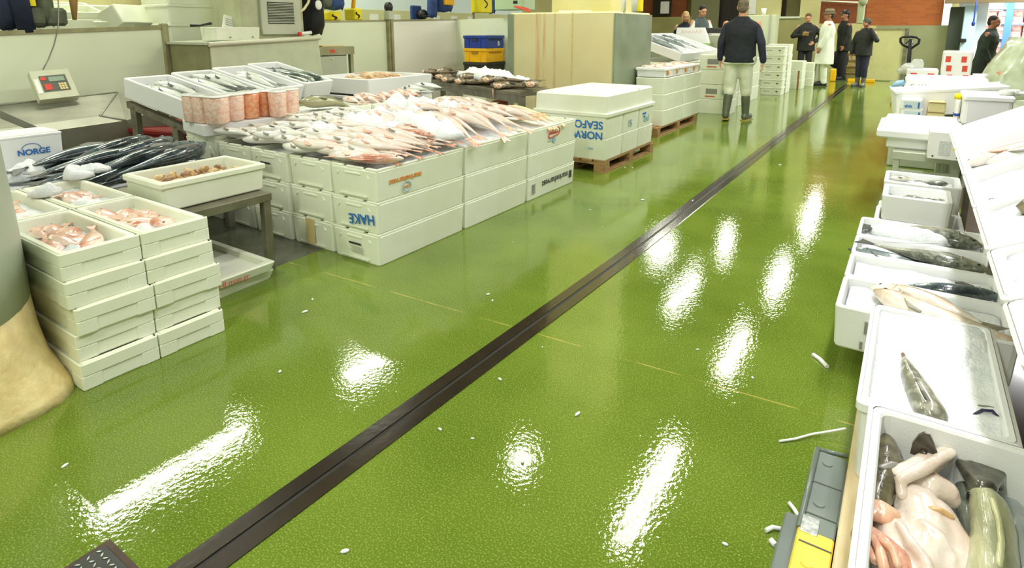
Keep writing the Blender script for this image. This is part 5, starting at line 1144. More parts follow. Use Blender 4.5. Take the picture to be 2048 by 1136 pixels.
# wrapped display and glass case at the frame edge
a = AY(1985, 165, 9.2); wr = MB()
rings = []
for k in range(7):
    t = k/6; z_ = .55+.72*t; wd = .42-.12*t
    rings.append([(wd*math.cos(q*PI/8)*(1+.12*noise.noise(Vector((q*.9, t*3, 1))))+.22*t, .35*math.sin(q*PI/8)*(1+.15*noise.noise(Vector((q, t*3, 5)))), z_) for q in range(16)])
wr.loft(rings, 0, True, True, True)
o = thing('wrapped_stack', 'tall stack wrapped in greenish film at the end of the plinth', 'wrapped goods', wr, pm('wrap_film', (196, 206, 180), (166, 176, 140), rough=.2, scale=7, coat=.6), loc=(a.x+.18, 9.3, 0))
part(o, 'red_mark', MB().cyl((-.16, -.36, .86), (-.16, -.33, .86), .03, n=3), pm('faint_red_ink', (226, 150, 130), rough=.6))
part(o, 'stack_base', MB().rbox((-.4, -.35, 0), (.5, .35, .56), .02), STEELP)
thing('white_canister', 'white tapered canister beside the wrapped stack', 'canister', MB().lathe([(.05, 0), (.055, .04), (.07, .3), (.075, .34)], 18), PAPER, loc=(AY(1958, 170, 9.0).x, 9.0, .50))
gc = thing('glass_case', 'white framed glass display case at the frame edge', 'display case', MB().rbox((0, 0, 0), (.7, 1.6, .85), .02), PANEL, loc=(1.2, 7.3, 0))
part(gc, 'frame_post', MB().box((.02, .02, .85), (.05, .05, 1.75)), STEELP); part(gc, 'frame_top', MB().box((.0, 0, 1.72), (.7, 1.6, 1.76)), PANEL)
part(gc, 'glass_pane', MB().box((.03, .05, .85), (.036, 1.55, 1.72)), pm('case_glass', (220, 234, 232), rough=.05, trans=.9))
# bright side room: shelves of pink packets
sh = thing('shelf_unit', 'white shelf unit of pink packets in the bright side room', 'shelf')
g = AY(1958, 60, 21.5); xs = [AY(x, 50, 21.5).x for x in (1957, 2016, 2075, 2135)]
for x in xs: part(sh, 'upright', MB().box((x-.08, 21.5, 0), (x+.08, 22.3, 3.0)), pm('shelf_blue', (96, 150, 222), rough=.4))
for z_ in (.7, 1.15, 1.55, 1.95): part(sh, 'shelf_board', MB().box((xs[0], 21.55, z_-.04), (xs[-1], 22.3, z_)), WHT)
PKP = [pm('packet_pink', (222, 160, 150), (240, 214, 204), rough=.5, scale=12), pm('packet_red', (206, 130, 122), (232, 190, 180), rough=.5, scale=12)]
pk = [MB().rbox((-.13, 0, 0), (.13, .4, .16), .03).mesh('packet', m) for m in PKP]
for r, z_ in enumerate((.7, .86, 1.15, 1.31, 1.55, 1.71)):
    for q in range(12):
        x = xs[0]+.25+.29*q
        if x < xs[-1]-.15: thing('packet', f'pink packet on the white shelves, {ORD[q]} in the {ORD[r]} row up', 'packet', pk[(q+r) % 2], loc=(x, 21.6, z_), group='pink packets in the side room')
a = AY(1948, 38, 16.9); thing('hanging_hook', 'blue hook hanging by the cold room door', 'hook', MB().tube([a+Vector((0, 0, 1.2)), a, a-Vector((0, 0, .12))], [.010, .014, .02], 8).ball(a-Vector((0, 0, .1)), (.035, .03, .06)), BLUEP)
thing('hook_bracket', 'steel arm of the blue hook', 'bracket', MB().box((a.x-.04, 16.85, a.z+1.1), (a.x+.04, 17.5, a.z+1.2)), STEELD)
a = AY(1926, 81, 17.1); thing('door_handle', 'dark handle on the pale blue cold room door', 'handle', MB().rbox((-.06, -.03, -.04), (.06, .1, .04), .02), BLACK, loc=a); bpy.data.objects['door_handle'].name = 'mounted_latch'
# ------------------------------------------------------------------ far left of the aisle: stacked boxes, ice slope, counter
o = None
for k in range(4):
    o = box(f'white box in the four-high stack behind the walking man, {["bottom", "second from bottom", "third from bottom", "top"][k]}', .52, .42, .235, -2.655, 10.15, .24*k, 0, 'plain', 'four-high stack behind the walking man')
    if k in (1, 3):
        part(o, 'printed_panel', MB().box((-.13, -.212, .09), (.05, -.21, .17)), INKG)
        part(o, 'printed_mark', MB().box((.13, -.212, .08), (.17, -.21, .17) if k == 3 else (.16, -.21, .15)), INKL)
        part(o, 'red_mark', MB().box((-.14, -.212, .04), (.02, -.21, .055)), INKR)
fish('tan', 'tan fish on top of the four-high stack', T(-2.55, 10.12, .925) @ Rz(PI), v=0)
ice_patch('ice in the top box of the four-high stack', -2.88, -2.43, 9.98, 10.32, .90, .015, 14, seed=170, base=.06)
for k in range(3):
    for j in range(3):
        box(f'white box in the long row behind the walking man, {ORD[j]} along the {layer[k]} layer', .8, .42, .27, -2.75, 11.0+.86*j-.3, .272*k, PI/2, 'plain', 'long row behind the walking man')
for k in range(6):
    o = box(f'white box in the six-high stack, {ORD[k]} from the floor', .42, .40, .168, -2.45, 13.75, .17*k, 0, 'lip', 'six-high stack by the aisle')
    part(o, 'slot_mark', MB().box((.10, -.2095, .07), (.14, -.208, .09)), INKD)
    part(o, 'printed_mark', MB().box((-.14, -.2095, .08), (-.02, -.208, .09)), INKG)
for k, (x, y, n_, s) in enumerate(((-2.46, 14.35, 5, .21), (-2.32, 15.5, 3, .215), (-2.2, 16.4, 3, .19))):
    for q in range(n_):
        o = box(f'white box in the {["stack with a blue tag", "stack with a brown strap", "farthest stack"][k]} by the reading man, {ORD[q]} up', .44, .5, s-.002, x, y, s*q, 0, 'plain', 'box stacks near the reading man')
        if k == 0 and q == 4: part(o, 'blue_tag', MB().box((-.1, -.253, .05), (.05, -.25, .12)), INKB)
        if k == 1 and q < 2: part(o, 'brown_strap', MB().box((.12, -.253, .0), (.16, -.25, s-.004)), pm('brown_strap', (150, 104, 60), rough=.6))
# sloping fish display of white boxes on ice
for k in range(4):
    M = T(-3.0-.05*k, 9.55+.62*k, .86) @ Rz(-.12) @ Ry(.30) @ T(-.5, 0, 0)
    box(f'white sloping box of the ice display beyond the concrete block, {ORD[k]} from the near end', 1.0, .56, .14, 0, 0, 0, M=M, mat=EPSW, group='ice display beyond the block')
    ice_patch(f'ice in the sloping display box, {ORD[k]} from the near end', -.47, .47, -.25, .25, .10, .02, 18, seed=180+k, M=M, base=.05)
    if k < 3: fish('dark', f'dark fish on the ice display, {ORD[k]} from the near end', M @ T(.05, -.02, .105) @ Rz(.05), v=k)
thing('display_bench', 'white bench under the sloping ice display', 'bench', MB().rbox((-4.1, 9.25, 0), (-3.02, 11.9, .84), .02), EPS)
g = AY(1420, 95, 13.5); thing('counter', 'grey steel counter where the man in an apron works', 'counter', MB().rbox((-4.7, 12.2, 0), (-3.05, 12.85, AY(1420, 70, 12.2).z), .02), pm('counter_steel', (172, 176, 152), rough=.4, metal=.3))
zc = AY(1420, 70, 12.2).z
o = thing('price_board', 'white board with faint red writing standing by the counter', 'sign', MB().hexa([(-.32, -.02, 0), (.34, -.02, 0), (.34, .16, 0), (-.32, .16, 0)], [(-.30, .0, .30), (.24, .0, .30), (.24, .08, .30), (-.30, .08, .30)]), EPSW, loc=(AY(1382, 86, 12.0).x, 12.0, AY(1382, 86, 12.0).z))
mb = MB()
for q in range(6): mb.tube([(-.2+.07*q, -.004, .19), (-.18+.07*q, -.002, .25), (-.15+.07*q, -.003, .2)], .006, 5)
part(o, 'red_writing', mb, pm('faint_red_ink', (226, 150, 130), rough=.6)); part(o, 'green_base', MB().rbox((-.34, -.03, -.09), (.36, .17, 0), .01), pm('green_tray', (150, 190, 110), rough=.4))
thing('stand', 'white stand under the price board', 'stand', MB().rbox((-.3, 0, 0), (.3, .3, o.location.z-.09), .01), EPS, loc=(o.location.x, 11.95, 0))
for k in range(3): thing('paper_sheet', f'white paper on the grey counter, {ORD[k]} from the man in an apron', 'paper', MB().rbox((-.12, -.08, 0), (.12, .08, .03), .005), PAPER, loc=(-3.9+.28*k, 12.4, zc), rz=.3*k)
thing('dark_tray', 'dark tray on the grey counter', 'tray', MB().rbox((-.25, -.15, 0), (.25, .15, .14), .02), RUBBER, loc=(-3.35, 12.6, zc))
o = bxY('cabinet_pale', 'pale cabinet with a grey side behind the walking man', 'cabinet', 1486, 34, 1552, 163, 17.5, .5, pm('pale_cabinet', (206, 212, 178), rough=.5)); o.name = 'cabinet'
o.location.z = 0
part(o, 'grey_edge', MB().box((o['w']*.27, -.01, 0), (o['w']*.36, 0, o['h'])), STEELP)
g = AY(1526, 33, 17.6); thing('white_cup', 'white cup on the pale cabinet behind the walking man', 'cup', MB().lathe([(.05, 0), (.07, .18)], 12), PAPER, loc=(g.x, 17.65, o['h']))
g = AY(1500, 33, 17.6); 
g = AY(1505, 12, 19.55); thing('notice_sign', 'white notice on the pale yellow wall by the walking man', 'notice', MB().box((-.1, 0, -.25), (.1, .02, .25)), PAPER, loc=g)
# yellow things and slab near the stairs
a = AY(1666, 150, 18.2); thing('yellow_barrier', 'yellow plastic barrier foot behind the man in a white coat', 'barrier', MB().rbox((-.07, -.07, 0), (.07, .07, .32), .03), YELP, loc=(a.x, 18.2, 0))
a = AY(1722, 156, 18.3); thing('yellow_beam', 'yellow beam lying on the floor before the stairs', 'beam', MB().rbox((-.30, -.06, 0), (.32, .06, .08), .01), YELP, loc=(a.x, 18.3, 0))
a = G(1755, 157); thing('polystyrene_slab', 'white slab lying on the floor before the cream panel', 'slab', MB().rbox((-.5, -.25, 0), (.5, .25, .06), .01), EPSW, M=T(a.x, a.y, .02) @ Rz(-.5))
a = AY(1860, 134, 18.8); thing('yellow_beam', 'yellow beam along the foot of the sage wall', 'beam', MB().rbox((-.5, -.06, 0), (.5, .06, .14), .01), YELP, loc=(a.x, 19.3, 0))
# ------------------------------------------------------------------ crumbs and straps on the floor
CRB = [(1025, 484), (976, 590), (985, 602), (1085, 695), (690, 1105), (130, 933), (1205, 455), (1285, 401), (1385, 402), (1265, 336), (1250, 335), (1335, 560), (1320, 540), (945, 878), (1155, 830), (1505, 757), (1395, 700), (610, 625), (625, 600), (1180, 420), (720, 520), (1045, 925), (1450, 1090), (1300, 905), (560, 745), (880, 860), (1480, 610), (1640, 470), (1000, 760), (1560, 330)]
cbm = []
for q in range(3):
    mb = MB(); mb.ball((0, 0, .004), (.008+.003*q, .005, .0045), 7, 5); cbm.append(mb.mesh('polystyrene_crumb', EPSW))
for k, (px, py) in enumerate(CRB):
    g = G(px, py); s = .55+.75*((k*37 % 10)/10)
    thing('polystyrene_crumb', 'small white crumb lying on the wet green floor', 'crumb', cbm[k % 3], M=T(g.x, g.y, 0) @ Rz(k) @ Matrix.Scale(s*max(1, g.length/4), 4), group='white crumbs on the green floor')
def strap(label, pts, r): thing('plastic_strap', label, 'strap', MB().tube([(*G(x, y).xy, z) for x, y, z in pts], r, 7), EPSW)
strap('white strap from the timber bearer across the green floor', [(1558, 885, .005), (1590, 881, .006), (1622, 874, .01), (1660, 873, .02), (1690, 873, .03)], .004)
strap('white strip on the green floor beside the low boxes', [(1626, 712, .006), (1640, 722, .007), (1654, 736, .006)], .009)
strap('curved white piece at the edge of the grey floor unit', [(1531, 1065, .006), (1545, 1060, .009), (1563, 1062, .006)], .006)
strap('short white piece near the yellow end of the floor unit', [(1541, 1084, .006), (1551, 1095, .006)], .008)
thing('plastic_strap', 'short white piece on the flange of the grey floor unit', 'strap', MB().tube([(-.165, 1.70, .006), (-.15, 1.68, .01), (-.135, 1.66, .008)], .006, 7), EPSW)
# ------------------------------------------------------------------ people
TSC = bpy.data.scenes.new('bench')
def blob(name, prims, voxel, mat, smooth=4, bump=0.):
    """prims: ('c', p, q, r0, r1) tapered capsule, ('e', centre, radii) ellipsoid, ('l', [(x, y, z, rx, ry)...]) stacked ellipses -> one continuous skin"""
    mb = MB()
    for p in prims:
        if p[0] == 'e': mb.ball(p[1], p[2], 16, 12)
        elif p[0] == 'l':
            rings = []
            for (x, y, z, rx, ry) in p[1]:
                rings.append([(x+rx*math.cos(2*PI*j/24), y+ry*math.sin(2*PI*j/24), z) for j in range(24)])
            mb.loft(rings)
        else:
            a, b, r0, r1 = Vector(p[1]), Vector(p[2]), p[3], p[4]
            d = b-a; L = max(d.length, 1e-4); d = d/L; u = d.orthogonal().normalized(); w_ = d.cross(u); rings = []
            st = [(-r0*.96, r0*.28), (-r0*.75, r0*.66), (-r0*.4, r0*.92), (0, r0), (L*.5, (r0+r1)/2), (L, r1), (L+r1*.4, r1*.92), (L+r1*.75, r1*.66), (L+r1*.96, r1*.28)]
            for s, r in st: rings.append([a+d*s+(u*math.cos(2*PI*j/14)+w_*math.sin(2*PI*j/14))*r for j in range(14)])
            mb.loft(rings)
    me = mb.mesh(name+'_raw', mat); o = bpy.data.objects.new('tmp', me); TSC.collection.objects.link(o)
    m = o.modifiers.new('r', 'REMESH'); m.mode = 'VOXEL'; m.voxel_size = voxel
    s = o.modifiers.new('s', 'SMOOTH'); s.factor = .5; s.iterations = smooth
    TSC.view_layers[0].update(); out = bpy.data.meshes.new_from_object(o.evaluated_get(TSC.view_layers[0].depsgraph)); out.name = name
    bpy.data.objects.remove(o); bpy.data.meshes.remove(me)
    out.materials.clear(); out.materials.append(mat)
    if bump:
        for v in out.vertices:
            n = noise.noise(v.co*9)+.6*noise.noise(Vector((v.co.x*20, v.co.y*20, v.co.z*7)))
            v.co += v.normal*n*bump
    out.polygons.foreach_set('use_smooth', [True]*len(out.polygons)); out.update()
    return out
SKIN = pm('skin', (214, 160, 128), (204, 146, 114), rough=.5, scale=10); SKIN2 = pm('skin_tan', (176, 124, 92), (164, 112, 82), rough=.5, scale=10)
def hand(pr, wr, d, n, side, curl=.5, s=1.0):
    """palm, four fingers and a thumb; d points to the fingertips, n out of the palm"""
    d = Vector(d).normalized(); n = (Vector(n)-d*Vector(n).dot(d)).normalized(); w_ = d.cross(n)*side
    wr = Vector(wr); k = wr+d*.085*s
    for q in (-1, 0, 1): pr.append(('c', wr+w_*.016*q*s+d*.02*s, k+w_*.024*q*s, .014*s, .013*s))
    for q, ln in enumerate((.068, .078, .072, .056)):
        b = k+w_*(.032-.0215*q)*s; c1, c2 = curl*.7, curl*1.6
        m = b+(d*math.cos(c1)+n*math.sin(c1))*ln*.55*s; e = m+(d*math.cos(c2)+n*math.sin(c2))*ln*.5*s
        pr.append(('c', b, m, .0098*s, .009*s)); pr.append(('c', m, e, .009*s, .0075*s))
    t0 = wr+w_*.026*s+d*.025*s; t1 = t0+(w_*.75+d*.65+n*.35).normalized()*.04*s; t2 = t1+(d*.9+w_*.2+n*.5).normalized()*.034*s
    pr.append(('c', t0, t1, .0125*s, .0105*s)); pr.append(('c', t1, t2, .0105*s, .0085*s))
def person(label, loc, rz, h, skin, sp):
    S = h/1.78; lean = sp.get('lean', 0)
    U = T(0, 0, .95) @ Rx(-lean) @ T(0, 0, -.95); HM = U @ T(0, 0, 1.52) @ Rz(sp.get('hyaw', 0)) @ Rx(sp.get('hpitch', 0)) @ T(0, 0, -1.52)
    u = lambda *p: U @ Vector(p); hh = lambda *p: HM @ Vector(p)
    wd = sp.get('wide', 1.0)
    sh = {s: u(.185*wd*s, 0, 1.425) for s in (-1, 1)}
    el = {s: u(*sp['arms'][s][0]) for s in (-1, 1)}; wr = {s: u(*sp['arms'][s][1]) for s in (-1, 1)}
    legs = sp.get('legs', {s: ((.1*s, .02, .50), (.105*s, -.01, .09), (.11*s, .15, .03)) for s in (-1, 1)})
    tor = lambda k, z0, z1, rows: [(U @ Vector((0, y, z)), rx*wd, ry) for (y, z, rx, ry) in rows]
    pr = [('e', hh(0, .0, 1.675), (.074, .094, .108)), ('e', hh(0, .035, 1.615), (.056, .062, .058)), ('e', hh(0, .098, 1.652), (.013, .022, .018)), ('e', hh(0, .082, 1.585), (.024, .02, .014)), ('e', hh(0, .075, 1.695), (.055, .025, .018)), ('c', u(0, -.01, 1.44), hh(0, -.005, 1.60), .06, .054)]
    for s in (-1, 1):
        pr.append(('e', hh(.076*s, -.005, 1.655), (.012, .02, .03))); pr.append(('e', hh(.033*s, .085, 1.625), (.022, .016, .022)))
    rows = [(0, .90, .15, .105), (0, 1.02, .15, .105), (0, 1.14, .14, .1), (0, 1.3, .16, .11), (0, 1.42, .155, .09), (-.005, 1.49, .07, .06)]
    pr.append(('l', [((U @ Vector((0, y, z))).x, (U @ Vector((0, y, z))).y, (U @ Vector((0, y, z))).z, rx*wd, ry) for y, z, rx, ry in rows]))
    for s in (-1, 1):
        pr += [('c', sh[s], el[s], .046, .038), ('c', el[s], wr[s], .038, .026)]
        d, n, c = sp['hands'][s]; hand(pr, wr[s], d, n, s, c)
        kn, an, to = (Vector(v) for v in legs[s])
        pr += [('c', (.085*s, 0, .92), kn, .075, .05), ('c', kn, an, .05, .036), ('c', an-Vector((0, .02, .04)), to, .036, .03)]
    M = T(*loc) @ Rz(rz) @ Matrix.Scale(S, 4)
    o = thing('person', label, 'person', blob('person', pr, .009 if loc[1] < 10 else .0115, skin, 3), M=M)
    for s in (-1, 1): part(o, 'eye', MB().ball(hh(.03*s, .088, 1.668), (.011, .008, .008), 8, 6), EYE)
    part(o, 'mouth', MB().ball(hh(0, .094, 1.607), (.02, .008, .005), 8, 5), pm('lips', (150, 82, 70), rough=.5))
    # hair or hat
    hc = sp.get('hair')
    if hc:
        hp = [('e', hh(0, -.014, 1.70), (.079, .094, .088))]
        if sp.get('hairlow', 1): hp += [('e', hh(0, -.05, 1.645), (.072, .056, .07))]
        if sp.get('longhair'): hp += [('e', hh(.07, -.01, 1.60), (.03, .05, .13)), ('e', hh(-.07, -.01, 1.60), (.03, .05, .13)), ('e', hh(0, -.06, 1.58), (.075, .04, .15))]
        part(o, 'hair', blob('hair', hp, .012, hc, 2, .002), None)
    ht = sp.get('hat')
    if ht:
        kind, mat, mat2 = ht
        if kind == 'beanie': part(o, 'hat', blob('hat', [('e', hh(0, -.012, 1.715), (.087, .104, .09)), ('l', [(*hh(0, -.005, z)[:2], hh(0, 0, z).z, .086, .104) for z in (1.675, 1.71, 1.74)])], .012, mat, 2), None)
        if kind == 'cap':
            part(o, 'hat', blob('hat', [('e', hh(0, -.01, 1.73), (.088, .105, .075)), ('e', hh(0, .11, 1.715), (.07, .07, .014))], .012, mat, 2), None)
        if kind == 'trilby':
            c = part(o, 'hat', blob('hat', [('l', [(*hh(0, 0, z)[:2], hh(0, 0, z).z, r, r*1.18) for z, r in ((1.70, .09), (1.74, .092), (1.79, .086), (1.815, .06))]), ('e', hh(0, 0, 1.705), (.125, .148, .014))], .011, mat, 2), None)
            part(c, 'hat_band', MB().loft([[(*(hh(0, 0, z)[:2]+Vector((0, 0, 0))[:2])[:0],) or (hh(0, 0, z).x+.096*math.cos(q*PI/12), hh(0, 0, z).y+.113*math.sin(q*PI/12), z) for q in range(24)] for z in (1.722, 1.752)], 0, True, True, True), mat2)
    # jacket
    jm, zb, fl = sp['jacket']; jr = sp.get('jfat', 1.0)
    jrows = [(0, zb, .175*fl, .14*fl), (0, (zb+1.12)/2, .172*(fl*.5+.5), .142*(fl*.5+.5)), (0, 1.12, .17, .135), (.0, 1.28, .19, .145), (-.005, 1.39, .195, .125), (-.005, 1.45, .155, .10), (-.005, 1.50, .085, .08), (0, 1.53, .074, .075)]
    jp = [('l', [((U @ Vector((0, y, z))).x, (U @ Vector((0, y, z))).y, (U @ Vector((0, y, z))).z, rx*wd*jr, ry*jr*sp.get('belly', 1)) for y, z, rx, ry in jrows])]
    slv = []
    for s in (-1, 1):
        e2 = el[s]+(wr[s]-el[s])*.93
        q = [('c', sh[s]-Vector((.02*s, 0, .03)), el[s], .060*jr, .057*jr), ('c', el[s], e2, .056*jr, .044*jr)]
        (slv if sp.get('sleeve') else jp).extend(q)
    jk = part(o, 'jacket', blob('jacket', jp, .013, jm, 3, .004), None)
    if slv:
        for k in (0, 2): part(o, 'sleeve', blob('sleeve', slv[k:k+2], .013, sp['sleeve'], 3, .004), None)
    for nm, z0, mt in sp.get('trim', []):
        part(jk, nm, MB().loft([[(U @ Vector((.178*wd*jr*1.03*math.cos(q*PI/12), .138*jr*1.05*math.sin(q*PI/12), z))) for q in range(24)] for z in (z0, z0+.02)], 0, True, True, True), mt)
    # trousers
    tm, th = sp['trousers']; fat = sp.get('tfat', 1.0)
    tp = [('l', [(0, 0, .84, .165*wd*fat, .125*fat), (0, 0, .93, .172*wd*fat, .13*fat), (0, 0, 1.06, .16*wd, .125)])]
    bp = {}
    for s in (-1, 1):
        kn, an, to = (Vector(v) for v in legs[s])
        lo = kn+(an-kn)*th
        tp += [('c', (.088*s, 0, .88), kn, .094*fat, .076*fat), ('c', kn, lo, .076*fat, .066*fat)]
    part(o, 'trousers', blob('trousers', tp, .013, tm, 3, .005), None)
    # boots or shoes
    for s in (-1, 1):
        kn, an, to = (Vector(v) for v in legs[s]); bm, sm, top = sp['boots']
        d = Vector((to.x-an.x, to.y-an.y, 0)).normalized()
        up = an+(kn-an)*top; tz = Vector((to.x, to.y, to.z+.02)); heel = an-d*.03-Vector((0, 0, an.z*.42))
        b = part(o, 'boot', blob('boot', [('c', up, an, .068, .052), ('c', an, heel, .052, .048), ('c', an-Vector((0, 0, .02)), tz, .05, .042), ('c', heel, tz+d*.02, .046, .044)], .011, bm, 2), None)
        z0 = min(heel.z, to.z); f = (to-an); pitch = math.atan2((heel.z-.03)-(to.z-.01), max(.05, (Vector((to.x, to.y, 0))-Vector((heel.x, heel.y, 0))).length))
        c = (Vector((heel.x, heel.y, heel.z))+tz)/2
        part(b, 'sole', MB().rbox((-.046, -.15, -.012), (.046, .15, .012), .01), sm, Matrix.Translation(Vector((c.x, c.y, c.z-.048))) @ Rz(math.atan2(-d.x, d.y)) @ Rx(-math.atan2(heel.z-tz.z, .24)))
    return o
DOWN = {s: ((0, .12, -1), (-s, 0, 0), .5) for s in (-1, 1)}
KNIT = pm('navy_knit', (30, 36, 42), (22, 27, 32), rough=.85, scale=14, bump=.5, bscale=30); KNIT2 = pm('navy_sleeve', (42, 46, 66), (34, 38, 54), rough=.8, scale=10, bump=.4, bscale=20)
WTR = pm('white_trousers', (226, 228, 208), (206, 210, 186), rough=.8, scale=6, bump=.4, bscale=12); WCO = pm('white_coat', (226, 230, 214), (212, 218, 198), rough=.8, scale=5, bump=.3, bscale=12)
BLKJ = pm('black_jacket', (26, 28, 24), (34, 36, 30), rough=.75, scale=8, bump=.5, bscale=16); DNM = pm('dark_denim', (26, 28, 44), (34, 36, 56), rough=.8, scale=10, bump=.3); DTR = pm('dark_trousers', (28, 28, 34), (36, 36, 42), rough=.8, scale=10, bump=.3)
WEL = pm('green_wellington', (92, 98, 74), (78, 84, 62), rough=.4, scale=5); WELG = pm('grey_wellington', (104, 108, 96), (90, 94, 82), rough=.4, scale=5); SOLE = pm('tan_sole', (176, 152, 70), (150, 128, 56), rough=.6); SOLED = RUBBER
GREY = pm('grey_hair', (118, 106, 84), (90, 80, 62), rough=.8, scale=40); DKH = pm('dark_hair', (34, 28, 24), rough=.7); BLOND = pm('blond_hair', (206, 176, 112), (176, 146, 88), rough=.6, scale=20); BRN = pm('brown_hair', (110, 78, 50), (90, 62, 40), rough=.7, scale=20)
# 1 walking man seen from behind
person('person walking away in a navy jumper, white trousers and green wellingtons', (-2.17, 9.42, 0), .12, 1.80, SKIN, dict(
    wide=1.18, jfat=1.08, tfat=1.18, belly=1.05, hair=GREY, arms={-1: ((-.27, .0, 1.15), (-.28, .07, .90)), 1: ((.285, -.03, 1.15), (.325, .02, .88))}, hands=DOWN,
    legs={-1: ((-.115, .02, .50), (-.13, -.10, .13), (-.135, .05, .035)), 1: ((.11, .08, .50), (.13, .06, .09), (.17, .21, .03))},
    jacket=(KNIT, .865, 1.04), sleeve=KNIT2, trousers=(WTR, .22), boots=(WEL, SOLE, .62)))
# 2 man reading a slip
o2 = person('person in a black jacket reading a small brown wallet held at the chest', (-2.50, 18.3, 0), PI+.15, 1.80, SKIN, dict(
    wide=1.12, jfat=1.12, hair=BRN, hairlow=1, hpitch=-.35, arms={-1: ((-.36, .0, 1.17), (-.20, .15, 1.02)), 1: ((.34, .05, 1.17), (.12, .27, 1.20))},
    hands={-1: ((.8, .3, -.5), (0, -1, 0), .5), 1: ((-.8, .3, .4), (0, 0, 1), 1.0)}, jacket=(BLKJ, .78, 1.02), trousers=(DTR, .95), boots=(BLACK, SOLED, .12), trim=[('grey_piping', 1.27, pm('grey_piping', (90, 90, 80), rough=.7))]))
thing('wallet', 'small brown wallet held by the person in a black jacket', 'wallet', MB().rbox((-.07, -.012, -.05), (.07, .012, .05), .006), pm('tan_leather', (170, 132, 72), rough=.6), M=o2.matrix_basis @ T(.03, .31, 1.235) @ Rx(-.5))
# 3 man in a white coat and hat
person('person in a long white coat and brown trilby standing side on', (-1.82, 16.55, 0), PI/2+.25, 1.82, SKIN2, dict(
    lean=-.02, wide=1.1, jfat=1.18, hair=DKH, hat=('trilby', pm('olive_felt', (130, 124, 92), rough=.8), pm('dark_band', (84, 60, 40), rough=.8)), arms={-1: ((-.22, .05, 1.14), (-.20, .16, .92)), 1: ((.24, -.0, 1.14), (.22, .1, .90))}, hands=DOWN,
    jacket=(WCO, .52, 1.28), trousers=(WTR, .97), tfat=1.05, boots=(BLACK, SOLED, .06)))
# 4 dark man with a bag
o4 = person('person in black with a flat cap carrying a dark bag by the stairs', (-1.62, 18.75, 0), PI/2+.5, 1.86, SKIN2, dict(
    lean=.06, wide=1.1, jfat=1.12, hair=DKH, hat=('cap', BLACK, BLACK), arms={-1: ((-.24, .0, 1.14), (-.22, .12, .92)), 1: ((.26, -.02, 1.15), (.24, -.06, .90))}, hands=DOWN,
    jacket=(BLKJ, .76, 1.05), trousers=(DTR, .95), boots=(BLACK, SOLED, .12)))
o = thing('bag', 'dark shopping bag held by the person in a flat cap', 'bag', blob('bag', [('e', (0, 0, .25), (.14, .22, .26)), ('e', (0, .02, .14), (.15, .23, .14))], .02, BLKC, 2, .006), M=o4.matrix_basis @ T(.27, -.05, .28))
part(o, 'handle', MB().tube([(0, -.1, .46), (0, -.05, .54), (0, .05, .54), (0, .1, .46)], .01, 6), BLACK)
# 5 man with hand to the ear
o5 = person('person in a beanie and grey wellingtons holding a phone to the ear', (-1.02, 16.75, 0), PI-.25, 1.62, SKIN2, dict(
    wide=1.08, jfat=1.08, hair=DKH, hairlow=0, hat=('beanie', pm('grey_knit', (84, 88, 72), (70, 74, 60), rough=.9, scale=30, bump=.5), None), hyaw=-.2, arms={-1: ((-.32, .12, 1.22), (-.14, .12, 1.52)), 1: ((.27, .0, 1.12), (.27, .05, .86))},
    hands={-1: ((.35, -.25, .8), (1, 0, 0), 1.0), 1: ((0, .12, -1), (-1, 0, 0), .5)}, jacket=(BLKJ, .82, 1.02), trousers=(DNM, .55), boots=(WELG, SOLED, .72),
    legs={-1: ((-.075, .02, .50), (-.07, -.02, .09), (-.08, .14, .03)), 1: ((.075, .0, .50), (.08, -.02, .09), (.13, .12, .03))}))
thing('phone', 'black phone held to the ear of the person in a beanie', 'phone', MB().rbox((-.006, -.035, -.07), (.006, .035, .07), .004), BLACK, M=o5.matrix_basis @ T(-.105, .05, 1.63) @ Rx(.3))
# 6 man in a dark green coat in the side room
g = AY(1972, 90, 13.6)
person('person in a dark green hooded coat standing side on by the side room', (g.x, 13.6, 0), -PI/2-.3, 1.60, SKIN2, dict(
    lean=.10, wide=1.15, jfat=1.12, hair=DKH, arms={-1: ((-.25, .02, 1.14), (-.22, .14, .92)), 1: ((.25, .02, 1.14), (.22, .14, .92))}, hands=DOWN,
    jacket=(pm('green_coat', (40, 54, 40), (32, 44, 32), rough=.8, scale=8, bump=.4), .62, 1.1), trousers=(DTR, .95), boots=(BLACK, SOLED, .12)))
# 7, 8 people at the counter
pf = thing('duckboard', 'timber duckboard behind the grey counter', 'board', MB().rbox((-5.4, 12.95, 0), (-3.2, 13.8, .10), .01), WOOD)
g = AY(1398, 60, 13.25); 
person('person in a white shirt and grey vest working at the counter', (g.x, 13.25, .10), PI+.75, 1.78, SKIN, dict(
    lean=.12, hpitch=-.25, wide=1.0, jfat=1.02, hair=DKH, arms={-1: ((-.26, .1, 1.15), (-.12, .34, 1.10)), 1: ((.27, .1, 1.15), (.15, .36, 1.08))},
    hands={-1: ((.2, .9, -.2), (0, 0, -1), .4), 1: ((-.2, .9, -.2), (0, 0, -1), .4)}, jacket=(pm('grey_vest', (88, 100, 104), (76, 88, 92), rough=.8, scale=9), .86, 1.0), sleeve=pm('white_shirt', (228, 236, 230), rough=.8), trousers=(DTR, .95), boots=(BLACK, SOLED, .12)))
g = AY(1369, 60, 13.5)
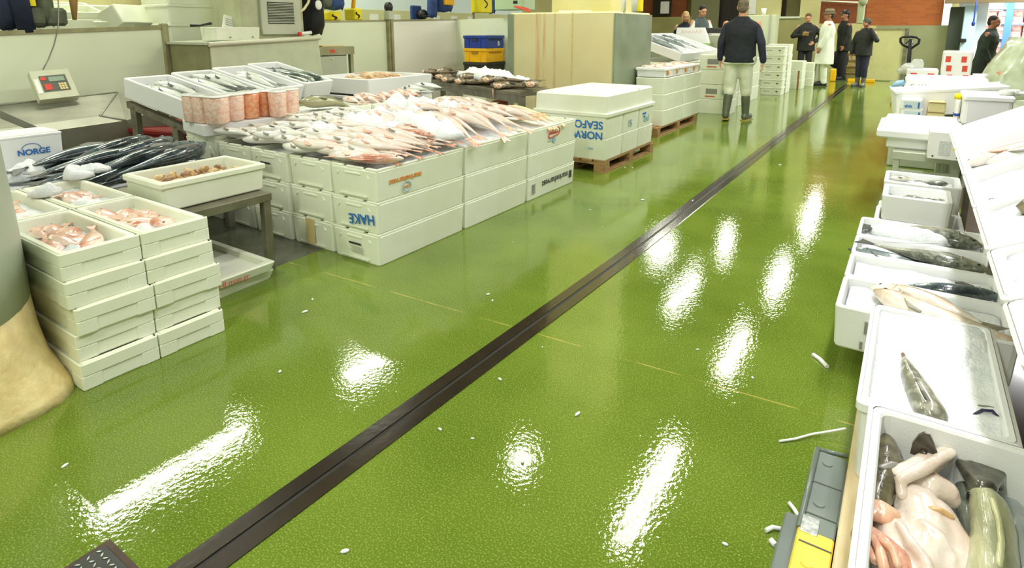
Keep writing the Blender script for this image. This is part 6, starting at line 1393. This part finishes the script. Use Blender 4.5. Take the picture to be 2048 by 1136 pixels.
o8 = person('person with long fair hair in a navy hoodie beside the counter', (g.x, 13.5, .10), PI+.5, 1.66, SKIN, dict(
    lean=.05, hpitch=-.25, wide=1.0, jfat=1.05, hair=BLOND, longhair=1, arms={-1: ((-.25, .05, 1.14), (-.12, .2, 1.05)), 1: ((.25, .05, 1.14), (.12, .2, 1.05))},
    hands={-1: ((.5, .7, 0), (0, 0, -1), .5), 1: ((-.5, .7, 0), (0, 0, -1), .5)}, jacket=(pm('navy_hoodie', (28, 34, 52), (22, 28, 42), rough=.85, scale=9, bump=.3), .86, 1.0), trousers=(DNM, .95), boots=(BLACK, SOLED, .12)))
part(o8, 'white_print', MB().rbox((-.09, .145, 1.22), (.09, .16, 1.32), .02), PAPER)
# ------------------------------------------------------------------ split monkfish in the nearest box
ice_patch('pale icy floor of the nearest deep box', .02, .39, .88, 1.63, .20, .012, 26, seed=19, base=.035, hfun=lambda u, v: .055*max(0, v-.35)*u*2)
FLW = pm('white_flesh', (230, 218, 206), (206, 178, 158), rough=.2, scale=11, bump=.5, bscale=30, coat=.5, contrast=(.4, .78))
FLP = pm('pink_flesh', (236, 198, 168), (220, 160, 130), rough=.25, scale=18, bump=.3, coat=.4)
FLR = pm('raw_flesh', (196, 120, 96), (236, 196, 170), rough=.25, scale=26, bump=.4, bscale=60, coat=.5)
SKO = pm('mottled_olive_skin', (112, 106, 76), (70, 66, 48), rough=.25, scale=26, bump=.3, coat=.5)
SKG = pm('grey_olive_skin', (176, 176, 138), (140, 144, 110), rough=.22, scale=10, bump=.2, coat=.5, ani=(4, 1, 1))
SKB = pm('dark_fin_skin', (66, 58, 46), (40, 36, 30), rough=.25, scale=30, coat=.6)
Q = lambda x, y, z: G(x, y, z)
def caps(pts, z=None): 
    return [('c', Q(*a[:3]), Q(*b[:3]), a[3], b[3]) for a, b in zip(pts, pts[1:])]
# first fish: broad white belly with folded fin arm
pr = caps([(1795, 955, .345, .026), (1850, 930, .36, .024), (1893, 908, .36, .016)])
pr += caps([(1800, 985, .32, .040), (1830, 1015, .31, .050), (1850, 1060, .305, .055), (1850, 1120, .30, .055), (1830, 1200, .29, .055)])
pr += caps([(1860, 970, .335, .03), (1890, 985, .325, .026), (1902, 1000, .315, .018)]) + caps([(1870, 1040, .31, .042), (1905, 1085, .305, .038), (1908, 1125, .30, .038), (1880, 1190, .29, .04)])
pr += caps([(1770, 1040, .31, .034), (1795, 1085, .31, .04), (1785, 1140, .30, .036)])
pr += caps([(1845, 1050, .352, .010), (1880, 1075, .348, .012), (1905, 1110, .335, .010), (1900, 1150, .325, .010)]) + caps([(1800, 1050, .355, .010), (1825, 1090, .357, .010), (1850, 1120, .352, .012), (1860, 1160, .345, .012)])
m1 = thing('fish', 'split white bellied monkfish on top in the nearest box', 'fish', blob('fish', pr, .005, FLW, 3, .006))
part(m1, 'pink_fin', blob('pink_fin', caps([(1732, 1005, .35, .008), (1760, 1012, .352, .014), (1790, 1030, .345, .012)])+caps([(1733, 1000, .35, .006), (1745, 1030, .345, .012), (1775, 1040, .342, .012)])+caps([(1745, 1015, .349, .012), (1770, 1028, .347, .014)]), .005, FLP, 3, .003), None)
part(m1, 'folded_arm', blob('folded_arm', caps([(1800, 960, .365, .014), (1850, 934, .382, .015), (1902, 906, .378, .011)])+caps([(1800, 962, .36, .013), (1804, 990, .345, .014)]), .005, FLW, 3, .003), None)
part(m1, 'mouth_cut', blob('mouth_cut', caps([(1735, 1080, .325, .03), (1765, 1100, .335, .028), (1790, 1125, .33, .028), (1800, 1160, .32, .03)]), .006, FLR, 3, .008), None)
for k, pts in enumerate(([(1745, 1075, .358, .008), (1760, 1102, .366, .009), (1768, 1135, .36, .008)], [(1764, 1082, .362, .007), (1785, 1100, .364, .008), (1795, 1130, .358, .007)], [(1740, 1095, .352, .006), (1748, 1120, .355, .007)])): part(m1, 'bone', blob('bone', caps(pts), .004, FLP, 2, .003), None)
part(m1, 'amber_edge', blob('amber_edge', caps([(1862, 1020, .352, .009), (1880, 1020, .356, .007), (1902, 1034, .345, .008)]), .004, pm('amber_flesh', (212, 176, 126), (190, 148, 98), rough=.3, scale=20), 2, .002), None)
# skin piece at the aisle wall
m2 = thing('fish', 'mottled olive skin of a monkfish against the aisle wall of the nearest box', 'fish', blob('fish', caps([(1770, 888, .335, .028), (1772, 930, .335, .034), (1764, 970, .335, .036), (1752, 1005, .33, .03)])+caps([(1785, 930, .335, .026), (1812, 945, .33, .022)])+caps([(1770, 960, .345, .02), (1795, 965, .345, .02)]), .006, SKO, 3, .008))
part(m2, 'blue_sheen', blob('blue_sheen', caps([(1762, 935, .366, .008), (1785, 930, .365, .010), (1805, 935, .352, .008)]), .005, pm('sheen_grey', (176, 174, 172), (146, 144, 140), rough=.15, scale=20, coat=.6), 2, .003), None)
# dark tail fan
YQ = lambda x, y, Y: AY(x, y, Y)
m3 = thing('fish', 'dark tail standing up behind the white bellied monkfish', 'fish', blob('fish', [('c', YQ(1848, 922, 1.55), YQ(1848, 905, 1.562), .008, .007)], .005, SKB, 3, .004))
TF = [YQ(x, y, 1.565) for x, y in ((1820, 907), (1825, 886), (1837, 871), (1849, 866), (1860, 869), (1868, 886), (1876, 908), (1850, 918))]
part(m3, 'tail_fin', MB().loft([TF, [p+Vector((0, .008, 0)) for p in TF]]), SKB)
# second fish: grey olive body with dark frilled head
pr = caps([(1962, 985, .335, .026), (1978, 1015, .33, .034), (1988, 1060, .32, .040), (1985, 1120, .315, .044), (1980, 1200, .31, .046)])
m4 = thing('fish', 'grey olive monkfish with a dark frilled fin on the rack side of the nearest box', 'fish', blob('fish', pr, .006, SKG, 3, .004))
fan = [(1921, 928), (1938, 919), (1958, 920), (1978, 926), (1995, 936), (2005, 944), (2004, 975), (1990, 992), (1965, 990), (1948, 985), (1935, 960)]
part(m4, 'frilled_fin', blob('frilled_fin', [p for q in range(6) for p in caps([(fan[q][0], fan[q][1], .345, .011), (1962+q*3, 975, .352, .016)])]+caps([(1925, 930, .34, .012), (1945, 960, .345, .016), (1955, 985, .34, .016)])+caps([(2000, 946, .338, .010), (1998, 972, .335, .012)]), .005, pm('frill_skin', (92, 92, 76), (58, 56, 46), rough=.25, scale=34, coat=.5), 2, .005), None)
part(m4, 'dark_flank', blob('dark_flank', caps([(1932, 985, .31, .024), (1938, 1030, .30, .024), (1948, 1075, .295, .022), (1950, 1120, .29, .022)]), .006, pm('slate_skin', (96, 102, 90), (66, 70, 62), rough=.22, scale=24, coat=.5), 3, .005), None)
part(m4, 'pale_ridge', blob('pale_ridge', caps([(1985, 1000, .365, .006), (1998, 1040, .362, .007), (2003, 1085, .36, .007), (1998, 1130, .355, .007)]), .004, pm('ridge_pale', (206, 206, 160), (186, 188, 140), rough=.25, scale=16, coat=.4), 2, .001), None)
part(m4, 'eye_hollow', MB().ball(Q(1943, 993, .335), (.010, .012, .008)), EYE)
m5 = thing('fish', 'blue grey flank of a fish at the rack corner of the nearest box', 'fish', blob('fish', caps([(2020, 1020, .29, .028), (2040, 1070, .29, .035), (2045, 1140, .285, .035)]), .007, pm('blue_grey_skin', (186, 194, 196), (150, 160, 162), rough=.22, scale=10, coat=.5), 3, .004))
ice_mound('loose ice at the far rack corner of the nearest box', .30, 1.47, .215, .12, .12, .10, 0, seed=201, rough=.6)
# the fish of the second box: head up, speckled grey flank
pr = caps([(1808, 712, .345, .006), (1812, 728, .348, .016), (1822, 752, .345, .027), (1838, 785, .34, .035), (1862, 830, .33, .040)])
m6 = thing('fish', 'single speckled grey fish lying on ice in the second nearest deep box', 'fish', blob('fish', pr, .006, pm('speckled_grey', (120, 120, 104), (176, 174, 156), rough=.22, scale=30, coat=.5, contrast=(.45, .62)), 4))
part(m6, 'snout', blob('snout', caps([(1806, 708, .343, .006), (1809, 722, .35, .008)]), .004, pm('brown_snout', (110, 76, 52), rough=.4), 2), None)
part(m6, 'dark_stripe', MB().tube([Q(1818, 735, .362), Q(1832, 762, .370), Q(1852, 800, .366), Q(1866, 822, .352)], .0035, 6), pm('stripe_dark', (62, 62, 54), rough=.3))
m7 = thing('fish', 'striped tail at the rack corner of the second nearest deep box', 'fish', blob('fish', caps([(1935, 838, .31, .012), (1960, 825, .325, .022), (1985, 828, .325, .022), (1998, 845, .31, .02)]), .006, pm('silver_grey', (160, 164, 156), (126, 130, 122), rough=.2, scale=20, coat=.6), 3))
part(m7, 'dark_stripe', MB().tube([Q(1945, 832, .335), Q(1965, 820, .352), Q(1985, 822, .352), Q(1999, 838, .338)], .0045, 6), pm('stripe_blue', (52, 54, 84), rough=.2))

bpy.data.scenes.remove(TSC)
